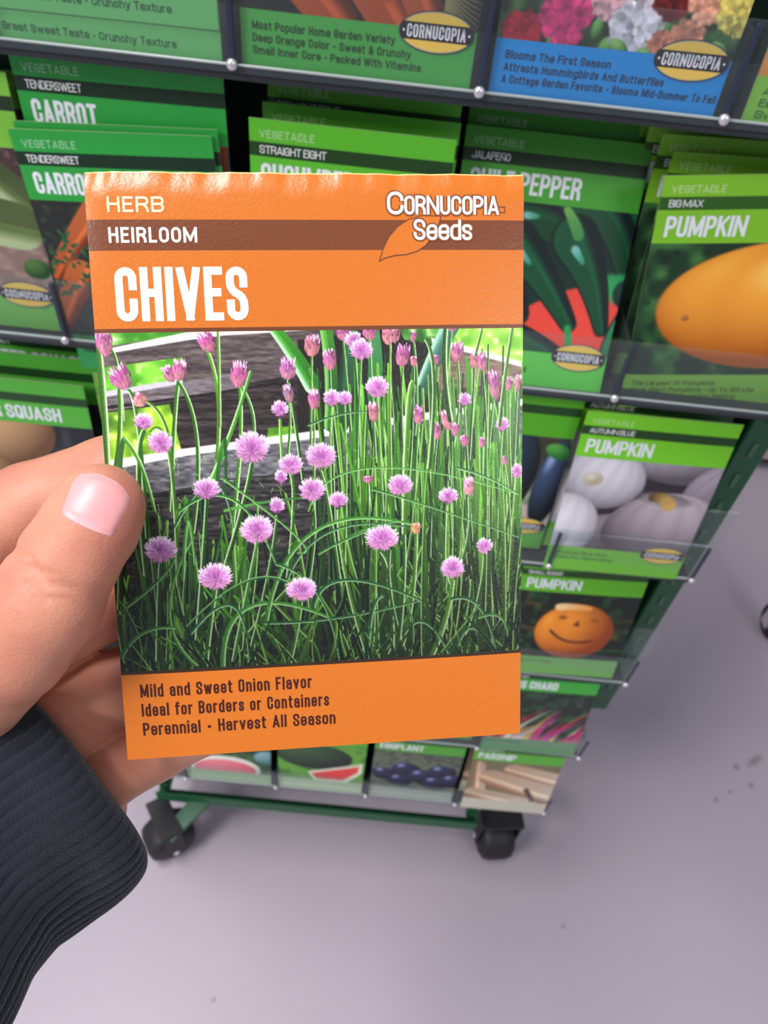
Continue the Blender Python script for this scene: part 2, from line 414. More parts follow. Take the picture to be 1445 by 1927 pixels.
def clear(name, tint=(.93, .96, .96), gl=.10, veil=.10):
    m = bpy.data.materials.new(name); m.use_nodes = True; nt = m.node_tree; nt.nodes.clear()
    o = nt.nodes.new('ShaderNodeOutputMaterial'); t = nt.nodes.new('ShaderNodeBsdfTransparent'); t.inputs[0].default_value = (*tint, 1)
    g = nt.nodes.new('ShaderNodeBsdfGlossy'); g.inputs['Roughness'].default_value = .12
    d = nt.nodes.new('ShaderNodeBsdfDiffuse'); d.inputs[0].default_value = (.62, .66, .72, 1)
    fr = nt.nodes.new('ShaderNodeFresnel'); fr.inputs[0].default_value = 1.45
    nz = nt.nodes.new('ShaderNodeTexNoise'); nz.inputs['Scale'].default_value = 30
    mr = nt.nodes.new('ShaderNodeMapRange'); mr.inputs[3].default_value = veil * .6; mr.inputs[4].default_value = veil * 1.4
    nt.links.new(nz.outputs[0], mr.inputs[0])
    a = nt.nodes.new('ShaderNodeMixShader'); b = nt.nodes.new('ShaderNodeMixShader')
    ge = nt.nodes.new('ShaderNodeNewGeometry'); sb = nt.nodes.new('ShaderNodeMath'); sb.operation = 'SUBTRACT'; sb.inputs[0].default_value = 1
    nt.links.new(ge.outputs['Backfacing'], sb.inputs[1]); ml = nt.nodes.new('ShaderNodeMath'); ml.operation = 'MULTIPLY'
    nt.links.new(fr.outputs[0], ml.inputs[0]); nt.links.new(sb.outputs[0], ml.inputs[1]); nt.links.new(ml.outputs[0], a.inputs[0]); nt.links.new(t.outputs[0], a.inputs[1]); nt.links.new(g.outputs[0], a.inputs[2])
    nt.links.new(mr.outputs[0], b.inputs[0]); nt.links.new(a.outputs[0], b.inputs[1]); nt.links.new(d.outputs[0], b.inputs[2])
    nt.links.new(b.outputs[0], o.inputs[0]); return m
M_clear = clear('clear_acrylic', veil=.025)
M_wing = clear('clear_acrylic_side', veil=.03)

# ------------------------------------------------------------------ the floor
mf = mat('polished_concrete', (166, 156, 166), rough=.42, spec=.5, mottle=.06, mscale=5)
nt = mf.node_tree; pb = nt.nodes['Principled BSDF']; src = pb.inputs['Base Color'].links[0].from_socket
tc = nt.nodes.new('ShaderNodeTexCoord')
prev = src
spots = [(.665, .557, .013, .009), (.575, .50, .018, .006), (.545, .487, .006, .005), (.56, .462, .005, .004), (.527, .45, .004, .003), (.505, .437, .005, .004), (-.117, .155, .003, .003), (.28, .262, .004, .003)]
for x, y, a, b in spots:                      # dried dirt spots on the floor
    mp = nt.nodes.new('ShaderNodeMapping'); mp.vector_type = 'TEXTURE'
    mp.inputs['Location'].default_value = (x, y, 0); mp.inputs['Scale'].default_value = (a, b, 1); mp.inputs['Rotation'].default_value = (0, 0, .6)
    nt.links.new(tc.outputs['Object'], mp.inputs[0])
    nz = nt.nodes.new('ShaderNodeTexNoise'); nz.inputs['Scale'].default_value = 1.6; nt.links.new(mp.outputs[0], nz.inputs['Vector'])
    ln = nt.nodes.new('ShaderNodeVectorMath'); ln.operation = 'LENGTH'; nt.links.new(mp.outputs[0], ln.inputs[0])
    ad = nt.nodes.new('ShaderNodeMath'); ad.operation = 'ADD'; nt.links.new(ln.outputs['Value'], ad.inputs[0]); nt.links.new(nz.outputs[0], ad.inputs[1])
    mr = nt.nodes.new('ShaderNodeMapRange'); mr.inputs[1].default_value = .8; mr.inputs[2].default_value = 1.7; mr.inputs[3].default_value = .55; mr.inputs[4].default_value = 0
    nt.links.new(ad.outputs[0], mr.inputs[0])
    mx = nt.nodes.new('ShaderNodeMix'); mx.data_type = 'RGBA'; nt.links.new(mr.outputs[0], mx.inputs[0]); nt.links.new(prev, mx.inputs[6])
    mx.inputs[7].default_value = (*lin((96, 84, 84)), 1); prev = mx.outputs[2]
nt.links.new(prev, pb.inputs['Base Color'])
fb = MB(); fb.box(-4, 4, -4, 4.5, -.05, 0); fl = fb.build('floor', mf); tag(fl, 'smooth pale grey concrete shop floor', None, kind='structure')
fb = MB(); fb.box(-4, 4, 4.5, 4.6, 0, 3.4); fl = fb.build('wall_back', mat('painted_wall', (190, 188, 186), rough=.8, mottle=.03)); tag(fl, 'plain painted shop wall far behind the rack', None, kind='structure')

# ------------------------------------------------------------------ the rack
XD = [-.2425, -.154, -.0655, .0230, .1115, .2000]            # dividers
ZT = [.8945, .765, .632, .503, .3745, .2465]                  # tray floors, top to bottom
rack = empty('seed_rack', (-.0215, .34, 0)); tag(rack, 'green rolling seed rack with tiers of clear acrylic pocket trays', 'display rack')
def rp(o): o.matrix_parent_inverse = Matrix.Translation((.0215, -.34, 0)); return o
for zi, z in enumerate(ZT):
    b = MB(); b.box(XD[0], XD[-1], .300, .376, z - .0035, z - .001)
    tray = rp(b.build('pocket_tray', M_shelf, rack))
    b = MB(); b.box(XD[0] - .001, XD[-1] + .001, .2985, .3000, z - .0009, z + .0016, .0004); b.build('front_rail', M_rail, tray)
    b = MB(); b.box(XD[0], XD[-1], .2983, .2996, z + .0016, z + .0025, .0002); b.build('lip_bend_highlight', M_bend_highlight, tray)  # bright reflection line along the lip's bend, put in as pale colour
    b = MB(); b.box(XD[0], XD[-1], .2990, .3008, z, z + .0335, .0003); b.build('front_lip', M_clear, tray)
    for k, x in enumerate(XD):
        b = MB(); b.box(x - .0011, x + .0011, .2972, .2988, z, z + .0330, .0003); b.build('divider_edge', M_edge, tray)
        b = MB(); b.box(x - .0006, x + .0006, .3012, .374, z, z + .030, .0002); b.build('divider', M_clear, tray)
        b = MB(); b.lathe([(.2955, .0001), (.2956, .0012), (.2962, .0019), (.2976, .0021), (.2978, .0001)], 16, (x, 0, z + .0026), 'y')
        b.build('rivet', M_chrome, tray, True)
    for sx, x in ((-1, XD[0]), (1, XD[-1])) if zi in (2, 3) else ():                   # thin clear wings at the tray ends
        b = MB(); b.box(min(x, x + sx * .020), max(x, x + sx * .020), .322, .3228, z + .004, z + .040, .0002)
        b.build('side_wing', M_wing, tray)
for x0, x1 in ((.2055, .2235), (-.2665, -.2485)):
    b = MB(); b.box(x0, x1, .336, .362, .395, 1.03, .0012); post = rp(b.build('post', M_green, rack))
    for k in range(24):
        z = .43 + k * .025; b = MB(); b.box((x0 + x1) / 2 - .0016, (x0 + x1) / 2 + .0016, .3352, .3362, z, z + .011, .0003); b.build('slot', mat_slot if k else (mat_slot := mat('worn_slot', (70, 110, 88), rough=.5)), post)
b = MB(); b.box(-.2475, .2045, .378, .382, .23, 1.02); rp(b.build('back_or_shadow_panel', M_greendk, rack))
b = MB(); b.box(-.2665, .2235, .340, .358, 1.03, 1.045, .001); rp(b.build('top_rail', M_green, rack))
b = MB(); b.box(-.214, .160, .334, .346, .084, .092, .001); b.box(-.214, .160, .334, .337, .092, .104, .0008)
b.box(-.214, .160, .60, .612, .084, .10, .001)
for x in (-.214, .150): b.box(x, x + .012, .346, .60, .084, .10, .001)
rp(b.build('base_frame', M_green, rack))
for x in (-.214, .148):
    b = MB(); b.box(x, x + .010, .347, .356, .088, .245, .001); b.box(x, x + .010, .356, .377, .232, .245, .001); rp(b.build('upright_bracket', M_green, rack))
b = MB(); b.box(-.2475, .2045, .575, .579, .23, 1.02); rp(b.build('back_or_shadow_panel', M_greendk, rack))  # unseen rear panel, added mostly to shadow the floor at the right
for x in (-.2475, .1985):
    b = MB(); b.box(x, x + .006, .3822, .5748, .24, 1.02); rp(b.build('shadow_end_panel', M_greendk, rack))  # unseen end closures, added to stop light passing between the panels
b = MB(); b.add([(-.176, .336, .084), (-.152, .336, .084), (-.203, .300, .070), (-.188, .292, .070), (-.176, .336, .090), (-.152, .336, .090), (-.203, .300, .076), (-.188, .292, .076)], [(0, 1, 3, 2), (4, 6, 7, 5), (0, 4, 5, 1), (2, 3, 7, 6), (0, 2, 6, 4), (1, 5, 7, 3)]); rp(b.build('foot_arm', M_green, rack))
def caster(x, y, yaw, side):
    c = empty('caster', (0, 0, 0)); c.parent = rack; c.matrix_parent_inverse = Matrix.Identity(4)
    c.location = (x + .0215, y - .34, .0296); c.rotation_euler = (0, 0, yaw)
    b = MB(); b.lathe([(-.021, .010), (-.0205, .022), (-.017, .0275), (-.009, .0295), (.009, .0295), (.017, .0275), (.0205, .022), (.021, .010)], 40)
    b.build('wheel', M_rubber, c, True)
    b = MB()
    for sx in (-1, 1): b.box(sx * .024 - .0012, sx * .024 + .0012, -.009, .012, -.006, .050, .0005)
    b.box(-.0252, .0252, -.012, .014, .048, .0535, .0008); b.build('fork', M_rubber, c)
    b = MB(); b.lathe([(-.0268, .0035), (.0268, .0035)], 12); b.build('axle', M_chrome, c, True)
caster(.194, .352, .12, 0); caster(-.203, .315, -.95, 1); caster(.182, .60, .4, 0); caster(-.22, .60, .9, 0)

# ------------------------------------------------------------------ rack packets
PW, PH = 82.0, 114.0
def rsurf(x, y, off):
    x = np.asarray(x, float); y = np.asarray(y, float)
    u = np.clip(1 - (2 * x / PW - 1) ** 4, 0, 1); v = np.clip(1 - (2 * y / PH - 1) ** 4, 0, 1)
    z = .15 + .55 * u * v + off
    return np.stack([(x - PW / 2) / 1e3, -z / 1e3, (PH - y) / 1e3], -1)
def body_mesh(name, bands, surf, xs, thick_back, edge_col):
    """closed paper envelope: coloured bands on the front, plain back"""
    ys = sorted(set([b[0] for b in bands] + [bands[-1][1]]) | set(np.round(np.linspace(0, PH, 20), 2)))
    X, Y = np.meshgrid(xs, np.array(ys)); F = surf(X, Y, 0); B = F.copy(); ax = thick_back[0]
    B[..., ax] = thick_back[1](F[..., ax])
    h, w = X.shape; me = bpy.data.meshes.new(name); V = np.concatenate([F.reshape(-1, 3), B.reshape(-1, 3)])
    n = h * w; f = []; c = []
    def colof(y):
        for a, b_, cc in bands:
            if a <= y < b_: return lin(cc)
        return lin(bands[-1][2])
    for i in range(h - 1):
        cc = colof((ys[i] + ys[i + 1]) / 2)
        for j in range(w - 1):
            a = i * w + j; f.append((a, a + w, a + w + 1, a + 1)); c.append(cc)
            f.append((a + n, a + 1 + n, a + w + 1 + n, a + w + n)); c.append(lin((225, 222, 215)))
    e = lin(edge_col)
    for i in range(h - 1):
        cc = colof((ys[i] + ys[i + 1]) / 2) * .6 + e * .4
        a = i * w; f.append((a, a + n, a + w + n, a + w)); c.append(cc)
        a = i * w + w - 1; f.append((a, a + w, a + w + n, a + n)); c.append(cc)
    for j in range(w - 1):
        f.append((j, j + 1, j + 1 + n, j + n)); c.append(e)
        a = (h - 1) * w + j; f.append((a, a + n, a + 1 + n, a + 1)); c.append(e)
    me.from_pydata([tuple(p) for p in V], [], f); me.update(); facecol(me, c); me.shade_smooth()
    me.set_sharp_from_angle(angle=math.radians(50))
    return me

def art_carrot(p):
    p.fill((34, 38, 36)); n = p.noise(3, 3, 1); p.mix(np.clip(n * 1.4 - .7, 0, 1), (60, 84, 52))
    for a, b, w in (((30, 30), (2, 62), 6), ((46, 26), (22, 92), 7.5), ((62, 30), (44, 96), 8), ((74, 28), (70, 96), 8), ((14, 62), (-4, 92), 7), ((34, 60), (20, 96), 6)):
        p.curve([a, ((a[0] + b[0]) / 2 - 2, (a[1] + b[1]) / 2), b], w, w * .55, (236, 128, 66), (214, 98, 44), rim=((120, 48, 24), 1), n=20, soft=1)
    for k in range(60):
        x, y = p.rs.uniform(0, 30), p.rs.uniform(44, 74); p.cap((x, y), (x + p.rs.uniform(-3, 3), y + p.rs.uniform(-3, 3)), .9, .5, (26, 78, 52), (48, 110, 60))
def art_carrot_bunch(p):
    p.fill((24, 30, 34)); n = p.noise(2, 2, 3); p.mix(np.clip(n * 1.4 - .8, 0, 1), (64, 60, 50))
    for a, b, w in (((0, 62), (34, 96), 9), ((26, 60), (56, 97), 9.5), ((10, 40), (50, 82), 8), ((44, 56), (66, 94), 7)):
        p.curve([a, ((a[0] + b[0]) / 2, (a[1] + b[1]) / 2), b], w, w * .8, (228, 118, 74), (205, 92, 52), rim=((96, 40, 26), 1), n=20, soft=1)
    for k in range(14): p.curve([(70, 80 + k), (76, 84 + k), (84, 84 + k * 2)], .4, .2, (150, 140, 96), (90, 80, 60))
def art_cucumber(p):
    p.fill((70, 110, 50))
    for k in range(5): p.ball(10 + k * 16, 62, 9, 34, .12, (16, 44, 20), (74, 124, 60), ((150, 190, 130), .9), soft=1)
def art_pepper(p):
    p.fill((10, 46, 36)); p.poly([(34, 96), (36, 76), (52, 66), (70, 60), (90, 60), (90, 96)], (228, 72, 58), 1)
    def chile(pts, w0, w1, c=(14, 104, 62)):
        p.curve(pts, w0 + .9, w1 + .8, (4, 22, 24), (4, 22, 24), n=22, soft=1.2)
        p.curve(pts, w0, w1, c, [q * .8 for q in c], rim=((5, 28, 30), 1), n=22, soft=1.2)
        o = np.array((-w0 * .3, 0)); Q = [np.array(a) + o for a in pts]; m = (Q[0] * .7 + Q[1] * .3); e = (Q[0] * .3 + Q[1] * .7)
        p.curve([m, (m + e) / 2, e], w0 * .16, w0 * .08, (150, 214, 214), (60, 160, 120), n=14, soft=1.4, op=.8)
    chile([(18, 26), (28, 34), (36, 50)], 8, 6); chile([(70, 22), (84, 30), (92, 52)], 9, 6)
    chile([(30, 34), (44, 34), (56, 42)], 8, 7, (16, 92, 50)); chile([(50, 22), (72, 26), (82, 50)], 8, 6)
    p.poly([(70, 56), (90, 54), (90, 70), (78, 68)], (44, 160, 90), 2); p.ball(86, 64, 8, 7, .3, (4, 24, 24), (16, 60, 50), soft=1)
    chile([(30, 46), (44, 58), (60, 80)], 9, 3.2); chile([(56, 42), (68, 56), (76, 81)], 10, 2.6)
    p.curve([(50, 30), (54, 34), (57, 40)], 1.6, 2.6, (120, 180, 90), (70, 150, 80), n=8, soft=1)
    chile([(22, 54), (30, 62), (36, 78)], 7, 4); chile([(92, 72), (84, 84), (86, 100)], 7, 7, (60, 170, 110)); chile([(16, 86), (34, 84), (58, 98)], 6, 5)
    p.curve([(60, 82), (62, 88), (62, 94)], 1.6, 1.6, (40, 150, 80), (40, 150, 80), n=6, soft=1)
def art_bigmax(p):
    p.fill((22, 54, 32)); n = p.noise(7, 7, 8); p.mix(np.clip(n * 1.6 - .7, 0, 1), (70, 128, 62)); n = p.noise(4, 4, 9); p.mix(np.clip(n * 2 - 1.3, 0, 1), (8, 24, 16))
    p.ball(66, 59, 58, 32, 0, (170, 84, 14), (255, 176, 60), ((255, 226, 130), .86), light=(-.32, -.55), ribs=3, soft=1)
    p.ball(22, 64, 1.6, 1.6, 0, (150, 90, 60), (190, 120, 60))
def art_bluepumpkin(p):
    p.fill((44, 40, 44))
    p.ball(60, 26, 30, 16, 0, (90, 84, 92), (196, 190, 200), ribs=9, soft=1)
    p.ball(84, 46, 18, 22, .5, (86, 78, 86), (170, 160, 172), ribs=7, soft=1)
    p.ball(18, 42, 25, 21, .3, (120, 116, 126), (224, 222, 230), light=(.1, -.35), ribs=8, soft=1)
    p.ball(13, 43, 6, 5, 0, (180, 172, 150), (206, 200, 186)); p.ball(13, 43, 3.5, 2.8, 0, (170, 158, 130), (220, 214, 200))
    p.ball(34, 84, 22, 18, 0, (66, 58, 60), (140, 130, 136), ribs=6, soft=1)
    p.ball(2, 80, 22, 26, .2, (130, 126, 134), (232, 230, 236), light=(0, -.3), ribs=6, soft=1)
    p.ball(62, 78, 35, 30, 0, (84, 74, 80), (196, 184, 192), light=(.1, -.7), ribs=7, soft=1)
    p.ball(56, 53, 15, 4.5, .1, (104, 94, 98), (160, 150, 156), light=(0, .5), soft=2)
    p.curve([(50, 52), (56, 50), (60, 57)], 3, 4, (90, 66, 30), (206, 168, 96), n=8, soft=1)
def art_jack(p):
    p.fill((14, 26, 16)); n = p.noise(5, 5, 4); p.mix(np.clip(n * 2 - 1.1, 0, 1), (26, 84, 44)); n = p.noise(8, 6, 5); p.mix(np.clip(n * 2.2 - 1.6, 0, 1), (120, 84, 40))
    p.ball(44, 66, 27, 28, 0, (140, 60, 10), (244, 150, 40), ((255, 205, 110), .9), light=(-.5, -.4), ribs=3, soft=1)
    p.curve([(30, 42), (40, 40), (50, 42)], 3.2, 2, (250, 214, 160), (236, 160, 80), n=10, soft=1.5)
    p.poly([(42, 60), (47, 60), (45, 54)], (96, 44, 16), .8); p.ball(34, 52, 3, 2.2, .1, (150, 80, 20), (170, 90, 28)); p.ball(56, 53, 3, 2.2, .1, (150, 80, 20), (170, 90, 28))
    p.curve([(28, 66), (40, 82), (58, 74)], 1.0, 1.4, (96, 44, 12), (110, 50, 14), n=14, soft=1)
def art_chard(p):
    p.fill((26, 44, 30)); n = p.noise(6, 5, 4); p.mix(np.clip(n * 2 - 1, 0, 1), (50, 92, 60)); n = p.noise(9, 9, 14); p.mix(np.clip(n * 2 - 1.2, 0, 1), (70, 76, 88))
    cs = [(222, 44, 92), (206, 60, 170), (226, 190, 90), (232, 60, 80), (236, 226, 214), (214, 60, 140)]
    for k in range(30):
        x = p.rs.uniform(-4, 84); c = cs[k % 6]; L = p.rs.uniform(24, 52)
        p.curve([(x, 98), (x + p.rs.uniform(2, 10), 98 - L * .5), (x + p.rs.uniform(10, 34), 98 - L)], 2.6, .4, c, [q * .55 for q in c], n=12, soft=1)
def art_melon(p):
    p.fill((40, 74, 40)); n = p.noise(4, 4, 2); p.mix(np.clip(n * 1.6 - .8, 0, 1), (84, 130, 60))
    p.ball(40, 44, 42, 15, .05, (18, 44, 24), (60, 100, 54), soft=1); p.ball(78, 64, 12, 12, 0, (60, 110, 110), (130, 175, 180), soft=1)
    p.ball(38, 88, 34, 22, 0, (210, 215, 200), (236, 238, 226), soft=1); p.ball(38, 91, 30, 18, 0, (214, 84, 104), (238, 130, 140), soft=1)
def art_watermelon(p):
    p.fill((96, 160, 56)); n = p.noise(5, 5, 2); p.mix(np.clip(n * 1.6 - .8, 0, 1), (40, 86, 36))
    p.ball(34, 52, 36, 22, .08, (14, 34, 20), (52, 88, 50), soft=1)
    p.poly([(28, 80), (80, 58), (80, 76), (66, 96), (36, 97)], (222, 224, 200), 1); p.poly([(32, 82), (77, 63), (76, 75), (62, 91), (38, 92)], (222, 66, 62), 1)
def art_eggplant(p):
    p.fill((96, 108, 88)); n = p.noise(4, 4, 6); p.mix(np.clip(n * 1.6 - .6, 0, 1), (60, 62, 60))
    for x, y, r in ((12, 70, 12), (32, 60, 14), (28, 80, 12), (48, 70, 14), (66, 60, 14), (62, 80, 13), (78, 74, 13)):
        p.ball(x, y, r, r * .9, .3, (14, 14, 30), (40, 46, 84), ((150, 165, 210), .9), soft=1)
def art_parsnip(p):
    p.fill((120, 110, 84))
    for a, b, w in (((8, 36), (14, 96), 7), ((40, 40), (96, 58), 13), ((22, 56), (96, 86), 18), ((8, 84), (60, 98), 12)):
        p.curve([a, ((a[0] + b[0]) / 2, (a[1] + b[1]) / 2), b], w * .7, w, (216, 182, 148), (240, 220, 198), rim=((150, 112, 84), -1), n=20, soft=1)
    p.poly([(58, 68), (70, 92), (64, 92), (54, 72)], (90, 66, 64), 1.5)
def art_zucchini(p):
    p.fill((70, 52, 50)); n = p.noise(3, 3, 6); p.mix(np.clip(n * 1.8 - .9, 0, 1), (166, 140, 136))
    p.poly([(30, 76), (82, 62), (82, 96), (30, 96)], (176, 150, 140), 4, .6)
    for a, b, w in (((40, 20), (84, 56), 7), ((20, 24), (70, 64), 8), ((0, 60), (72, 62), 11)):
        p.curve([a, ((a[0] + b[0]) / 2, (a[1] + b[1]) / 2 - 4), b], w, w, (46, 66, 30), (96, 118, 66), rim=((168, 186, 140), -1), n=20, soft=1)
    p.ball(52, 56, 10, 6, 0, (170, 180, 60), (222, 222, 120)); p.ball(76, 82, 6, 5, 0, (30, 70, 30), (80, 120, 60))
def art_squash(p):
    p.fill((34, 40, 42)); n = p.noise(6, 6, 6); p.mix(np.clip(n * 1.8 - .9, 0, 1), (62, 70, 74))
    p.ball(34, 42, 20, 30, .9, (110, 76, 50), (206, 166, 120), soft=1); p.ball(12, 70, 24, 20, .2, (90, 62, 40), (196, 154, 108), soft=1)
def art_poblano(p):
    p.fill((190, 178, 170)); n = p.noise(6, 6, 6); p.mix(np.clip(n * 1.8 - .9, 0, 1), (60, 120, 50)); p.poly([(0, 28), (82, 28), (82, 60), (0, 60)], (60, 60, 44), 3)
    p.ball(76, 62, 9, 32, .06, (8, 18, 26), (60, 84, 120), ((150, 175, 225), .88), soft=1); p.ball(52, 58, 15, 34, .1, (6, 16, 24), (36, 66, 84), ((140, 165, 215), .93), soft=1)
    p.ball(14, 60, 15, 32, 0, (8, 18, 20), (34, 66, 80), soft=1); p.ball(58, 90, 7, 5, .4, (30, 110, 40), (70, 160, 60)); p.ball(76, 38, 8, 5, .4, (30, 110, 40), (90, 170, 70))
def art_flowers(p):
    p.fill((30, 42, 30)); n = p.noise(5, 5, 6); p.mix(np.clip(n * 1.8 - .8, 0, 1), (74, 116, 60))
    def bloom(x, y, r, c):
        c = np.array(c, float)
        for k in range(150):
            a = p.rs.uniform(0, 6.28); q = r * math.sqrt(p.rs.rand()); s_ = p.rs.uniform(.66, 1.12)
            px, py = x + q * math.cos(a), y + q * math.sin(a)
            p.cap((px, py), (px + p.rs.uniform(-1, 1), py + p.rs.uniform(-1, 1)), r * .17, r * .12, np.clip(c * s_, 0, 255), np.clip(c * s_ * .9, 0, 255), soft=.8)
    for k in range(26):
        x, y = p.rs.uniform(0, 82), p.rs.uniform(30, 96); p.ball(x, y, p.rs.uniform(3, 6), p.rs.uniform(2, 4), p.rs.uniform(0, 3), (24, 60, 24), (120, 178, 90))
    for x, y, r, c in ((16, 64, 7, (196, 40, 76)), (8, 92, 6, (176, 30, 50)), (24, 74, 6, (170, 30, 60)), (22, 86, 8.5, (226, 60, 126)), (36, 80, 6, (224, 170, 180)), (44, 66, 9, (226, 214, 222)), (46, 88, 8.5, (232, 224, 240)),
                       (56, 78, 6, (110, 30, 32)), (67, 92, 0, (0, 0, 0)), (58, 64, 6, (120, 26, 34)), (64, 90, 6, (232, 156, 128)), (68, 78, 6.5, (236, 166, 138)), (66, 66, 6, (226, 130, 100)), (56, 92, 4, (230, 140, 120)),
                       (78, 66, 8, (236, 220, 110)), (79, 80, 7, (226, 208, 104)), (74, 90, 4, (60, 110, 60)), (30, 52, 7, (214, 60, 100)), (50, 50, 8, (222, 208, 216)), (66, 50, 8, (226, 130, 100)), (78, 50, 8, (236, 220, 110)), (10, 46, 8, (176, 30, 50))):
        if r: bloom(x, y, r, c)
    for x, y in ((42, 94), (52, 96), (28, 60), (60, 72), (76, 92), (33, 70)): p.ball(x, y, 4, 2.4, .6, (40, 90, 40), (140, 190, 110))
def art_orange(p):
    p.fill((66, 20, 16)); p.ball(34, 78, 62, 34, .1, (196, 110, 40), (248, 178, 90), light=(-.2, -.5), soft=1)
    p.poly([(10, 28), (82, 28), (82, 80), (30, 54)], (60, 18, 14), 2)
def art_pea(p):
    p.fill((40, 110, 50))
    for k in range(9): p.ball(6 + k * 9, 60 + 8 * math.sin(k), 6, 12, .5, (30, 90, 40), (150, 210, 110))

KINDS = {}
LIME, GRN, MID = (128, 196, 42), (40, 160, 62), (92, 186, 52)
def kind(key, top, label_col, dark, variety, title, art, lines, heading='VEGETABLE', tw=26, vw=22, emblem=True, res=2.4, ink=(40, 62, 34)):
    body = body_mesh(key + '_body', [(0, 8.6, top), (8.6, 14.1, dark), (14.1, 28.5, top), (28.5, 94.5, (60, 70, 60)), (94.5, PH, label_col)],
                     rsurf, np.linspace(0, PW, 9), (1, lambda y: -y * .9 + .0002), (214, 220, 190))
    body.materials.append(M_paper)
    p = Paint(PW, 66, res, 28.5); art(p)
    X, Y = p.X, p.Y; ph = gridmesh(key + '_photo', rsurf(X, Y, .05)); pointcol(ph, lin(np.clip(p.A, 0, 255))); ph.materials.append(M_paper); ph.shade_smooth()
    t = Print(rsurf)
    t.text(heading, 4, 7.0, 3.1, len(heading) * 2.45, .46, [min(255, q * .5 + 125) for q in top], gap=1.0)
    if variety: t.text(variety, 4, 12.9, 3.1, vw, .38, (236, 240, 240), gap=.5)
    t.text(title, 4.4, 25.6, 9.0, tw, 1.42, (232, 236, 244), gap=.4, space=1.4)
    dsc = Print(rsurf)
    for i, (s_, w_) in enumerate(lines): dsc.text(s_, 4, (110.4 if key == 'pea' else 100.6) + i * 3.9, 2.7, w_, .47, ink, gap=.6, space=2)
    me = mesh(key + '_lettering', t.v, t.f); facecol(me, t.c); me.materials.append(M_paper)
    KINDS[key] = (body, ph, me)
    if lines:
        dm = mesh(key + '_description', dsc.v, dsc.f); facecol(dm, dsc.c); dm.materials.append(M_paper)
    KINDS[key] += (dm if lines else None,)
    if emblem:
        t = Print(rsurf); t.emblem(68, 95.5, .98)
        me = mesh(key + '_emblem', t.v, t.f); facecol(me, t.c); me.materials.append(M_paper); KINDS[key] += (me,)
DK = (22, 58, 22)
kind('carrot', GRN, (46, 160, 84), (8, 44, 22), 'TENDERSWEET', 'CARROT', art_carrot, [('Rich Flavor', 20), ('Fine Texture', 20)], vw=22, tw=26)
kind('cucumber', (92, 190, 44), (92, 190, 44), (24, 66, 20), 'STRAIGHT EIGHT', 'CUCUMBER', art_cucumber, [('Dark Green Fruit', 24)], tw=38, vw=27)
kind('chile', (72, 166, 50), (92, 194, 72), (16, 52, 20), 'JALAPEÑO', 'CHILE PEPPER', art_pepper, [('Medium Hot With Flavor', 32), ('Used For Tex-Mex Cooking', 40)], tw=50, vw=17)
kind('bigmax', LIME, (128, 180, 70), (46, 92, 20), 'BIG MAX', 'PUMPKIN', art_bigmax, [('The Largest Of Pumpkins', 40), ('Huge Giant Pumpkins - Up To 100 Lbs', 60), ('Popular Size - Good For Baking', 52)], tw=34, vw=14, emblem=False, ink=(70, 96, 40))
kind('bluepumpkin', (118, 206, 34), (112, 186, 60), (24, 66, 18), 'AUTUMN BLUE', 'PUMPKIN', art_bluepumpkin, [('Unusual Blue Skin', 32), ('Great For Decorating', 36)], tw=36, vw=24, ink=(70, 110, 50))
kind('jack', (96, 184, 30), (104, 160, 84), (30, 70, 14), 'SMALL SUGAR', 'PUMPKIN', art_jack, [('Great For Pies', 30)], tw=36, emblem=False, ink=(60, 96, 60))
kind('chard', (60, 172, 62), (92, 140, 96), (20, 70, 26), 'BRIGHT MIX', 'SWISS CHARD', art_chard, [('Colorful Stems', 30)], tw=46, emblem=False)
kind('melon', (70, 150, 60), (150, 180, 140), (20, 70, 26), 'SMALL', 'WATERMELON', art_melon, [], tw=46, emblem=False, res=1.6)
kind('watermelon', (96, 176, 50), (176, 196, 160), (20, 70, 26), 'GIANT', 'WATERMELON', art_watermelon, [], tw=46, emblem=False, res=1.6)
kind('eggplant', (84, 168, 58), (160, 172, 158), (30, 84, 22), 'BLACK BEAUTY', 'EGGPLANT', art_eggplant, [], tw=40, emblem=False, res=1.6)
kind('parsnip', (92, 176, 60), (190, 188, 172), (36, 96, 18), 'ALL AMERICAN', 'PARSNIP', art_parsnip, [], tw=34, emblem=False, res=1.6)
kind('zucchini', (126, 196, 66), (108, 180, 74), (22, 52, 22), 'BLACK', 'ZUCCHINI', art_zucchini, [('Great Taste', 20)], tw=34)
kind('squash', (86, 182, 60), (86, 160, 60), (30, 72, 30), 'BUTTERNUT', 'WINTER SQUASH', art_squash, [('Stores Well', 20)], tw=62)
kind('poblano', (84, 178, 28), (92, 176, 50), (24, 70, 18), 'ANCHO', 'PEPPER', art_poblano, [('Mild Heat', 20)], tw=30)
kind('corn', (122, 184, 62), (112, 170, 60), (110, 160, 66), 'EARLY', 'CORN', art_cucumber, [('Sweet Flavor', 22)], tw=22)
kind('carrotbunch', (70, 172, 66), (74, 168, 74), (20, 70, 26), 'DANVERS', 'CARROT', art_carrot_bunch, [('Most Popular Home Garden Variety', 50), ('Deep Orange Color • Sweet & Crunchy', 56), ('Small Inner Core • Packed With Vitamins', 60)], ink=(24, 60, 30))
kind('hollyhock', (8, 140, 214), (8, 140, 218), (10, 70, 130), 'ANNUAL', 'HOLLYHOCK', art_flowers, [('Blooms The First Season', 37), ('Attracts Hummingbirds And Butterflies', 57), ('A Cottage Garden Favorite • Blooms Mid-Summer To Fall', 77)], heading='FLOWER', ink=(16, 44, 80))
kind('pea', (104, 184, 106), (108, 186, 108), (20, 70, 26), 'SUGAR', 'PEA', art_pea, [('Great Sweet Taste • Crunchy Texture', 62)], emblem=False, ink=(40, 92, 56))
